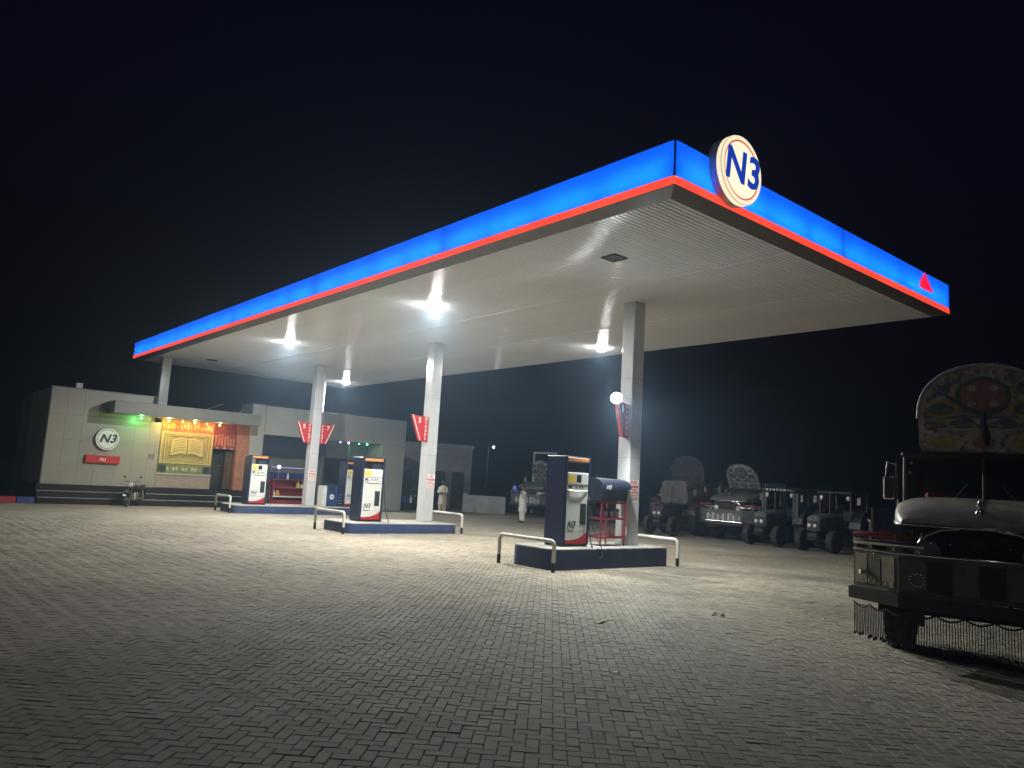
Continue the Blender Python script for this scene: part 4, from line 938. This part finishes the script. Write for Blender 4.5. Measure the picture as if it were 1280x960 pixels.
            part('flag_rod', MB().tube([(.6, s*1.2, 1.25), (.62, s*1.22, 1.6), (.7, s*1.24, 1.62)], .012, 6), 'chrome', t, 60)
            for k in range(4): part('hanging_bead', MB().ell((.75+.08*k, s*(1.32-.1*k), 1.2-.02*(k % 2)), (.022, .022, .03), 8, 5), 'chrome', t, 80)
        part('bumper_top_strip', MB().tube([(.71, -1.4, 1.255), (1.155, -.82, 1.255), (1.155, .82, 1.255), (.71, 1.4, 1.255)], .014, 6), 'chrome', t, 60)
    bp = bump(.78, 1.25, 0, 'bumper', bm_); bump(.63, .775, .06, 'lower_bumper', 'truck_dark')
    if pale:
        rq = random.Random(12)
        for k in range(13):
            y = -.78+k*.12; z0_, z1_ = .82+rq.uniform(0, .06), 1.08+rq.uniform(-.06, .06)
            part('bumper_plate', MB().prism([(y, z0_), (y+.1, z0_-.02), (y+.1+rq.uniform(-.03, .03), z1_), (y+.02, z1_-.03)], 1.151, 1.165, 'x'), ('orn_white', 'far_pale', 'orn_white', 'orn_green')[k % 4], bp)
    part('bumper_lip', MB().tube([(.71, -1.41, .775), (1.17, -.83, .775), (1.17, .83, .775), (.71, 1.41, .775)], .018, 6), 'chrome', bp)
    for s in (-1, 1):
        part('bumper_stud', MB().cyl((.86, s*1.2, .98), (.93, s*1.29, .98), .03, n=10), 'chrome', bp)
        ro = MB()
        for k in range(12): a = 2*PI*k/12; ro.ell((1.165, s*.62+.075*math.cos(a), .97+.075*math.sin(a)), (.015, .015, .015), 6, 4)
        part('bumper_rosette', ro, 'chrome', bp)
        part('guard_bar', MB().tube([(.72, s*1.38, 1.35), (1.1, s*.84, 1.36), (1.1, s*.55, 1.35)], .038, 8), 'chrome', t, 60)
        part('guard_bar', MB().tube([(.72, s*1.38, 1.44), (1.05, s*.9, 1.45), (.95, s*.68, 1.42)], .032, 8), 'truck_red', t, 60)
        for x, y in ((.73, s*1.36), (1.08, s*.86)): part('guard_post', MB().cyl((x, y, 1.245), (x, y, 1.47), .022, n=8), 'chrome', t)
        part('marker_rod', MB().cyl((.85, s*1.15, 1.15), (.85, s*1.15, 1.78), .012, n=6), 'steel_dark', t)
        part('horn', MB().lathe([(.02, 0), (.03, .1), (.09, .2)], 14, Matrix.Translation((.55, s*1.05, 1.42)) @ Matrix.Rotation(PI/2, 4, 'Y')), 'chrome', t, 50)
        # mirror on its frame beside the cab
        x = -.3; y = s*1.03
        part('mirror_post', MB().cyl((x, y, 1.62), (x, y, 2.42), .016, n=8), 'chrome', t)
        mr = part('mirror', MB().cbox(x-.03, x+.02, y+s*.1-.075, y+s*.1+.075, 1.9, 2.22, .02), 'chrome', t)
        part('mirror_glass', MB().box(x-.034, x-.031, y+s*.1-.06, y+s*.1+.06, 1.92, 2.2), 'screen', mr)
        part('mirror_arm', MB().tube([(x, y, 2.38), (x, y+s*.12, 2.42), (x, y+s*.14, 2.2)], .01, 6), 'chrome', t)
    # chains hung under the bumper, scalloped strings first
    pth = [(.7, -1.4), (1.2, -.82), (1.2, .82), (.7, 1.4)]
    def along(q):
        ls = [math.dist(pth[i], pth[i+1]) for i in range(3)]; d = q*sum(ls)
        for i in range(3):
            if d <= ls[i] or i == 2: k = d/ls[i]; return (pth[i][0]+(pth[i+1][0]-pth[i][0])*k, pth[i][1]+(pth[i+1][1]-pth[i][1])*k)
            d -= ls[i]
    sc = [(*along(i/90), .585-.05*abs(math.sin(i/90*PI*11))) for i in range(91)]
    part('scallop_chain', MB().tube(sc, .012, 5), 'steel_dark', t)
    nch = 112 if detail else 20; rr = random.Random(9)
    for i in range(nch):
        x, y = along((i+.5)/nch); ln = .36+rr.uniform(-.02, .02); a = rr.uniform(-.004, .004)
        ch = part('chain', MB().tube([(x, y, .57), (x+a, y+a, .57-ln*.5), (x+a*1.5, y-a, .57-ln)], .0065, 4), 'steel_dark', t)
        if rr.random() < .5: part('chain_weight', MB().ell((x+a*1.5, y-a, .56-ln), (.016, .016, .024), 8, 5), 'steel_dark', ch)
    part('axle', MB().cyl((0, -.85, .5), (0, .85, .5), .07, n=10), 'steel_dark', t)
    for s in (-1, 1):
        wheel(t, 0, s*.95, .52, .3, lug=detail); wheel(t, -4.6, s*.9, .52, .45)
    crown_panel(t, crown_w, cab_top+.02, crown_top, -.5, lean, detail, dim)
    return t
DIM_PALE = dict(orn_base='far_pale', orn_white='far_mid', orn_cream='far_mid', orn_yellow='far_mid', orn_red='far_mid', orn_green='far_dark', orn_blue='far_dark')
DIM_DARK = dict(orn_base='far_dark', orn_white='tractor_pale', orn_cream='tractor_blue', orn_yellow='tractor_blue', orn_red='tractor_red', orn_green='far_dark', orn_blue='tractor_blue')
truck((1.99, -3.5, 0), math.radians(194.9), 'large dark decorated truck with painted crown and hanging chains at the right edge', crown_top=3.76, crown_w=.77)
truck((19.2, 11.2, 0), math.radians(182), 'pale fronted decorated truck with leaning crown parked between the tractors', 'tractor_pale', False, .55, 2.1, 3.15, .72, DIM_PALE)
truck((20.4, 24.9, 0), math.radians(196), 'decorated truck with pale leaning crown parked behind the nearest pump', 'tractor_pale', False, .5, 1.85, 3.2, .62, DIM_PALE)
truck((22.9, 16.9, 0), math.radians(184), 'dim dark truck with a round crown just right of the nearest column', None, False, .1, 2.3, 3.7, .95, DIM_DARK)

def tractor(loc, rz, label, body='tractor_red', roof='plain', hood_m=None):
    """origin on the ground under the front axle, x forward"""
    t = thing('tractor', label, 'tractor', loc, rz, 'tractors parked along the edge of the forecourt')
    def sq(x, w, z0, z1, k=.28): return [(x, -w, z0), (x, w, z0), (x, w, z1-k*w), (x, w*.7, z1), (x, -w*.7, z1), (x, -w, z1-k*w)]
    part('bonnet', MB().loft([sq(-1.15, .3, .8, 1.38), sq(-.2, .29, .76, 1.34), sq(.28, .26, .74, 1.27), sq(.36, .22, .76, 1.18)]), hood_m or body, t)
    g_ = part('grille', MB().cbox(.345, .385, -.19, .19, .72, 1.1, .02), 'steel_dark', t)
    for s in (-1, 1): part('headlight', MB().lathe([(.06, 0), (.065, .03), (.04, .045)], 16, Matrix.Translation((.385, s*.11, .93)) @ Matrix.Rotation(PI/2, 4, 'Y')), 'lens', t, 50)
    part('front_weight', MB().cbox(.2, .42, -.2, .2, .5, .68, .03), body, t)
    part('front_axle', MB().cyl((0, -.5, .42), (0, .5, .42), .06, n=10), 'steel_dark', t)
    part('gearbox', MB().cbox(-2.3, .2, -.2, .2, .5, .82, .05), 'steel_dark', t)
    for s in (-1, 1):
        wheel(t, 0, s*.6, .4, .24, 'far_dark', 'front_wheel'); wheel(t, -1.85, s*.78, .72, .4, 'far_dark', 'rear_wheel', True)
        fa = arc(-1.85, .72, .8, .15, PI-.3, 10)
        part('mudguard', MB().prism(fa+[(a+.0, b+.05) for a, b in fa[::-1]], s*.56, s*.98, 'y'), body, t)
        m = part('mirror', MB().cbox(-1.25, -1.22, s*.86-.07, s*.86+.07, 1.72, 2.0, .01), 'chrome', t); part('mirror_arm', MB().tube([(-1.24, s*.62, 1.75), (-1.24, s*.8, 1.85)], .012, 6), 'steel_dark', m)
        part('cab_lamp', MB().ell((-1.1, s*.52, 1.95), (.04, .07, .09)), 'lens', t, 80)
    part('seat', MB().cbox(-2.1, -1.7, -.25, .25, .95, 1.1, .04), 'black_paint', t); part('seat_back', MB().cbox(-2.15, -2.05, -.25, .25, 1.1, 1.5, .03), 'black_paint', t)
    part('steering_wheel', MB().tube([(-1.45+.06*math.sin(a), .2*math.cos(a), 1.45+.19*math.sin(a)) for a in [2*PI*i/14 for i in range(15)]], .015, 6), 'black_paint', t)
    part('exhaust', MB().tube([(-.4, .22, 1.3), (-.4, .22, 2.0), (-.45, .22, 2.1)], .032, 8), 'steel_dark', t, 50)
    for x in (-1.15, -2.3):
        for s in (-1, 1): part('cab_post', MB().box(x-.03, x+.03, s*.6-.03, s*.6+.03, .9, 2.1), 'tractor_pale' if roof == 'bar' else body, t)
    rf = part('cab_roof', MB().cbox(-2.42, -.98, -.68, .68, 2.1, 2.2, .03), 'tractor_pale' if roof != 'plain' else body, t)
    if roof == 'bar':
        for k in range(6): part('roof_lamp', MB().ell((-.96, -.45+.15*k, 2.15), (.03, .045, .045), 10, 6), 'lens', rf, 80)
        for s in (-1, 1): part('side_panel', MB().cbox(-1.2, -1.12, s*.72-.06, s*.72+.06, 1.0, 2.05, .02), 'tractor_pale', t)
    if roof == 'tarp':
        part('cab_cover', MB().loft([[(x, y*k, z) for x, y in ((-.95, -.62), (-.9, 0), (-.95, .62), (-1.7, .7), (-2.4, .64), (-2.45, 0), (-2.4, -.64), (-1.7, -.7))] for k, z in ((1.02, 1.35), (1.08, 1.6), (1.0, 1.95), (.98, 2.2), (.8, 2.34))]), 'tarp', t, 60)
    return t
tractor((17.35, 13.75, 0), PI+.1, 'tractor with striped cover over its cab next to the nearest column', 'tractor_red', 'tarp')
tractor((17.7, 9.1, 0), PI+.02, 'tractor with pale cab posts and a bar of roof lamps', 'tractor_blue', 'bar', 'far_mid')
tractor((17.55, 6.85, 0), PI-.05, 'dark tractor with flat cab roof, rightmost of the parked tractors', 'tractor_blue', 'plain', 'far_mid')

def motorcycle(loc, rz, label):
    t = thing('motorcycle', label, 'motorcycle', loc, rz)
    def wh(x, r):
        w = link('wheel', None, t, (x, 0, r)); X = Matrix.Rotation(PI/2, 4, 'X')
        part('tyre', MB().tube([(r*.9*math.cos(a), 0, r*.9*math.sin(a)) for a in [2*PI*i/28 for i in range(29)]], r*.11, 8), 'tyre', w, 60)
        sp = MB()
        for k in range(14): a = 2*PI*k/14; sp.cyl((0, .02*(-1)**k, 0), (r*.82*math.cos(a), 0, r*.82*math.sin(a)), .005, n=4)
        part('spokes', sp, 'chrome', w); part('rim', MB().tube([(r*.8*math.cos(a), 0, r*.8*math.sin(a)) for a in [2*PI*i/28 for i in range(29)]], .014, 6), 'chrome', w, 60)
        part('hub', MB().lathe([(.06, -.05), (.06, .05)], 14, X), 'aluminium', w, 40)
    wh(.62, .3); wh(-.6, .3)
    part('frame', MB().tube([(.4, 0, .78), (.1, 0, .62), (-.35, 0, .68), (-.6, 0, .62)], .025, 8), 'black_paint', t, 60)
    part('engine', MB().cbox(-.18, .2, -.11, .11, .25, .56, .04), 'aluminium', t)
    for s in (-1, 1):
        part('fork', MB().cyl((.62, s*.09, .3), (.4, s*.09, .92), .02, n=8), 'chrome', t); part('shock', MB().cyl((-.6, s*.11, .3), (-.45, s*.11, .66), .028, n=8), 'chrome', t)
        part('handlebar', MB().tube([(.4, 0, .94), (.38, s*.15, 1.0), (.28, s*.35, 1.02)], .014, 6), 'chrome', t, 60)
        m = part('mirror', MB().ell((.34, s*.33, 1.2), (.015, .06, .045)), 'chrome', t, 80); part('mirror_stem', MB().tube([(.34, s*.22, 1.02), (.34, s*.3, 1.17)], .006, 5), 'chrome', m)
        part('indicator', MB().ell((.48, s*.17, .88), (.03, .03, .03), 8, 6), 'orange', t, 80)
    part('fuel_tank', MB().loft([[(x, w*math.cos(a), z+h*math.sin(a)) for a in [2*PI*i/12 for i in range(12)]] for x, w, z, h in ((.36, .05, .8, .06), (.25, .13, .82, .11), (0, .13, .8, .1), (-.15, .07, .76, .06))]), 'truck_dark', t, 60)
    part('seat', MB().loft([[(x, y, z) for y, z in ((-w, z0), (w, z0), (w*.8, z0+.09), (-w*.8, z0+.09))] for x, w, z0 in ((-.1, .08, .72), (-.3, .13, .72), (-.62, .13, .75), (-.72, .08, .78))]), 'black_paint', t)
    part('headlight', MB().lathe([(.05, -.1), (.095, 0), (.08, .03)], 16, Matrix.Translation((.46, 0, .88)) @ Matrix.Rotation(PI/2, 4, 'Y')), 'lens', t, 50)
    part('front_mudguard', MB().prism(arc(.62, .3, .34, .4, 2.5, 10)+arc(.62, .3, .355, 2.5, .4, 10), -.06, .06, 'y'), 'chrome', t)
    part('rear_mudguard', MB().prism(arc(-.6, .3, .34, .3, 2.6, 10)+arc(-.6, .3, .355, 2.6, .3, 10), -.07, .07, 'y'), 'truck_dark', t)
    part('exhaust', MB().tube([(.15, -.14, .3), (0, -.16, .2), (-.3, -.17, .22), (-.8, -.18, .34)], [.018, .02, .035, .04], 8), 'chrome', t, 60)
    part('carrier', MB().tube([(-.62, -.1, .86), (-.9, -.1, .86), (-.9, .1, .86), (-.62, .1, .86)], .012, 6), 'chrome', t)
    part('side_stand', MB().cyl((-.05, .1, .26), (-.1, .28, 0), .012, n=6), 'steel_dark', t)
motorcycle((-.12, 27.2, 0), math.radians(232), 'parked motorcycle leaning before the black steps under the red plate')

# ------------------------------------------------------------------ people
def person(loc, rz, label, robe, arms, head_turn=0):
    """x forward; arms = [left points], [right points] from shoulder to wrist"""
    t = thing('person', label, 'person', loc, rz)
    V = []; E = []; Rr = []
    def vt(p, r, par=None):
        V.append(p); Rr.append(r if isinstance(r, tuple) else (r, r))
        if par is not None: E.append((par, len(V)-1))
        return len(V)-1
    pel = vt((0, 0, .95), (.15, .12)); ch = vt((0, 0, 1.18), (.14, .115), pel); sh = vt((0, 0, 1.38), (.15, .1), ch)
    nk = vt((.01, 0, 1.5), .055, sh); h0 = vt((.03, 0, 1.57), (.07, .08), nk); h1 = vt((.03, 0, 1.66), (.078, .095), h0); vt((.015, 0, 1.735), (.055, .065), h1)
    for s in (-1, 1):
        hp = vt((0, s*.1, .88), .095, pel); kn = vt((.03, s*.11, .5), .062, hp); an = vt((-.01, s*.11, .1), .042, kn); vt((.13, s*.125, .045), (.045, .035), an)
        pts = arms[0] if s > 0 else arms[1]
        q = vt((0, s*.17, 1.4), .062, sh)
        for k, p in enumerate(pts): q = vt(p, (.05, .04, .032)[min(k, 2)], q)
        w = Vector(pts[-1]); d = (w-Vector(pts[-2])).normalized(); sd = d.cross(Vector((0, 0, 1))).normalized(); up = sd.cross(d)
        pm_ = vt(tuple(w+d*.05), (.035, .02), q)
        for f_, ln in ((-1.5, .07), (-.5, .085), (.5, .08), (1.5, .065)):
            a = vt(tuple(w+d*.1+sd*f_*.018), .0095, pm_); vt(tuple(w+d*(.1+ln*.6)+sd*f_*.019-up*.02), .0085, a)
        a = vt(tuple(w+d*.045+sd*.045), .011, pm_); vt(tuple(w+d*.085+sd*.06-up*.012), .0095, a)
    me = bpy.data.meshes.new('body'); me.from_pydata(V, E, [])
    o = link('body', me, t); sk = o.modifiers.new('skin', 'SKIN'); sk.use_smooth_shade = True
    for i, r in enumerate(Rr): me.skin_vertices[0].data[i].radius = r
    me.skin_vertices[0].data[0].use_root = True
    o.modifiers.new('sub', 'SUBSURF').levels = 2; o.modifiers['sub'].render_levels = 2
    me.materials.append(M['skin'])
    dg = bpy.context.evaluated_depsgraph_get(); ev = bpy.data.meshes.new_from_object(o.evaluated_get(dg)); o.modifiers.clear(); o.data = ev
    if not ev.materials: ev.materials.append(M['skin'])
    # long shirt, trousers, sleeves
    def ringe(z, rx, ry, cx=0, wav=0): return [(cx+rx*math.cos(a)*(1+wav*math.sin(a*7)), ry*math.sin(a)*(1+wav*math.sin(a*7)), z) for a in [2*PI*i/28 for i in range(28)]]
    part('long_shirt', MB().loft([ringe(.5, .2, .26, .0, .05), ringe(.7, .185, .245, 0, .035), ringe(.95, .17, .215, 0, .015), ringe(1.2, .165, .205), ringe(1.36, .145, .215), ringe(1.45, .1, .15), ringe(1.5, .07, .08)], None, False), robe, t, 80)
    for s in (-1, 1):
        part('trouser_leg', MB().loft([[(cx+r_*math.cos(a), s*.11+r_*1.05*math.sin(a), z) for a in [2*PI*i/16 for i in range(16)]] for z, r_, cx in ((.09, .085, 0), (.3, .1, .01), (.55, .12, .02), (.85, .125, .0))]), robe, t, 80)
        pts = [(0, s*.16, 1.41)]+list(arms[0] if s > 0 else arms[1])
        part('sleeve', MB().tube(pts, [.08, .078, .066][:len(pts)] if len(pts) == 3 else .07, 12), robe, t, 80)
        part('sandal', MB().cbox(-.07, .2, s*.12-.05, s*.12+.05, 0, .035, .012), 'shoe', t)
    hd = Matrix.Translation((.0, 0, 0))
    hair = MB(); hair.ell((.005, 0, 1.7), (.1, .088, .095)); part('hair', hair, 'hair', t, 80)
    hp_ = MB(); hp_.ell((.118, 0, 1.655), (.02, .013, .026), 8, 6); part('nose', hp_, 'skin', t, 80)
    for s in (-1, 1):
        part('eye', MB().ell((.105, s*.032, 1.685), (.008, .012, .007), 8, 5), 'black_paint', t, 80); part('ear', MB().ell((.03, s*.088, 1.66), (.022, .01, .032), 8, 6), 'skin', t, 80)
    part('mouth', MB().ell((.105, 0, 1.6), (.008, .026, .006), 8, 5), 'truck_red', t, 80)
    part('beard', MB().ell((.06, 0, 1.575), (.055, .06, .05), 10, 6), 'hair', t, 80)
    return t
person((15.4, 20.5, 0), math.radians(160), 'person in long white shirt standing behind the nearest pump, carrying a blue basin',
       'cloth_white', ([(.06, .26, 1.16), (.18, .27, 1.36), ], [(.02, -.24, 1.14), (.06, -.25, .9)]))
t = thing('basin', 'blue plastic basin held up at the shoulder of the person behind the nearest pump', 'basin', (15.05, 20.75, 1.5)); T = Matrix.Rotation(1.0, 4, 'Y') @ Matrix.Rotation(.5, 4, 'X')
part('bowl', MB().lathe([(.12, -.08), (.22, .08), (.235, .08), (.23, .1), (.205, .09), (.1, -.06)], 24, T), 'blue_plastic', t, 40); part('rim', MB().lathe([(.225, .085), (.25, .09), (.25, .11), (.225, .11)], 24, T, True), 'blue_plastic', t, 40)
person((14.9, 26.4, 0), math.radians(215), 'person in cream shirt with folded hands beside the middle column',
       'cloth_cream', ([(.05, .26, 1.14), (.24, .06, 1.1)], [(.05, -.26, 1.14), (.26, -.06, 1.12)]))

# ------------------------------------------------------------------ litter on the paving
t = thing('paper_scrap', 'flat yellowish scrap lying on the paving before the nearest island', 'litter', (-.96, .27, .016), .4); lf = MB()
lf.add([(-.16, -.02, 0), (-.05, -.05, .02), (.1, -.04, .012), (.17, .02, .004), (.04, .05, .018), (-.09, .04, .008)], [(0, 1, 2, 3, 4, 5)]); lf.add([(-.16, -.02, -.003), (-.05, -.05, .015), (.1, -.04, .007), (.17, .02, 0), (.04, .05, .013), (-.09, .04, .003)], [(5, 4, 3, 2, 1, 0)]); part('scrap', lf, 'leaf', t)
t = thing('paper_scrap', 'crumpled white scraps lying on the paving right of the nearest island', 'litter', (1.27, -.06, .014), 0); r = random.Random(2)
for k in range(4):
    x, y = r.uniform(-.14, .14), r.uniform(-.12, .12); mb = MB(); mb.ell((x*.7, y*.7, .012), (.04, .03, .012), 7, 4)
    mb.v = [(a+r.uniform(-.012, .012), b+r.uniform(-.012, .012), max(0, c+r.uniform(-.012, .012))) for a, b, c in mb.v]; part('scrap', mb, 'paper' if k < 3 else 'black_paint', t)

for (x, y), lb in (((2.75, -1.0), 'small pale scrap on the paving left of the big truck'), ((-2.9, -1.75), 'tiny white scrap on the paving in the middle foreground'), ((-2.4, .1), 'tiny white scrap on the paving left of the yellowish scrap'), ((-.55, 1.35), 'tiny white speck of litter close to the nearest island')):
    t = thing('paper_scrap', lb, 'litter', (x, y, .016), x); mb = MB(); mb.add([(-.035, -.02, 0), (.03, -.025, .006), (.04, .02, .001), (-.02, .025, .012)], [(0, 1, 2), (0, 2, 3)]); part('scrap', mb, 'paper', t)
# ------------------------------------------------------------------ haze volume added to give the lens veil around the lamps
if HAZE:
    hz = MB(); hz.box(-60, 60, -30, 90, -1.2, 12)
    m = bpy.data.materials.new('veil_haze'); m.use_nodes = True; tn = m.node_tree; tn.nodes.clear()
    out = tn.nodes.new('ShaderNodeOutputMaterial'); vol = tn.nodes.new('ShaderNodeVolumePrincipled')
    vol.inputs['Color'].default_value = (.5, .72, 1, 1); vol.inputs['Density'].default_value = HAZE; vol.inputs['Anisotropy'].default_value = .75
    tn.links.new(vol.outputs[0], out.inputs['Volume'])
    o = part('haze', hz, m); o['kind'] = 'stuff'
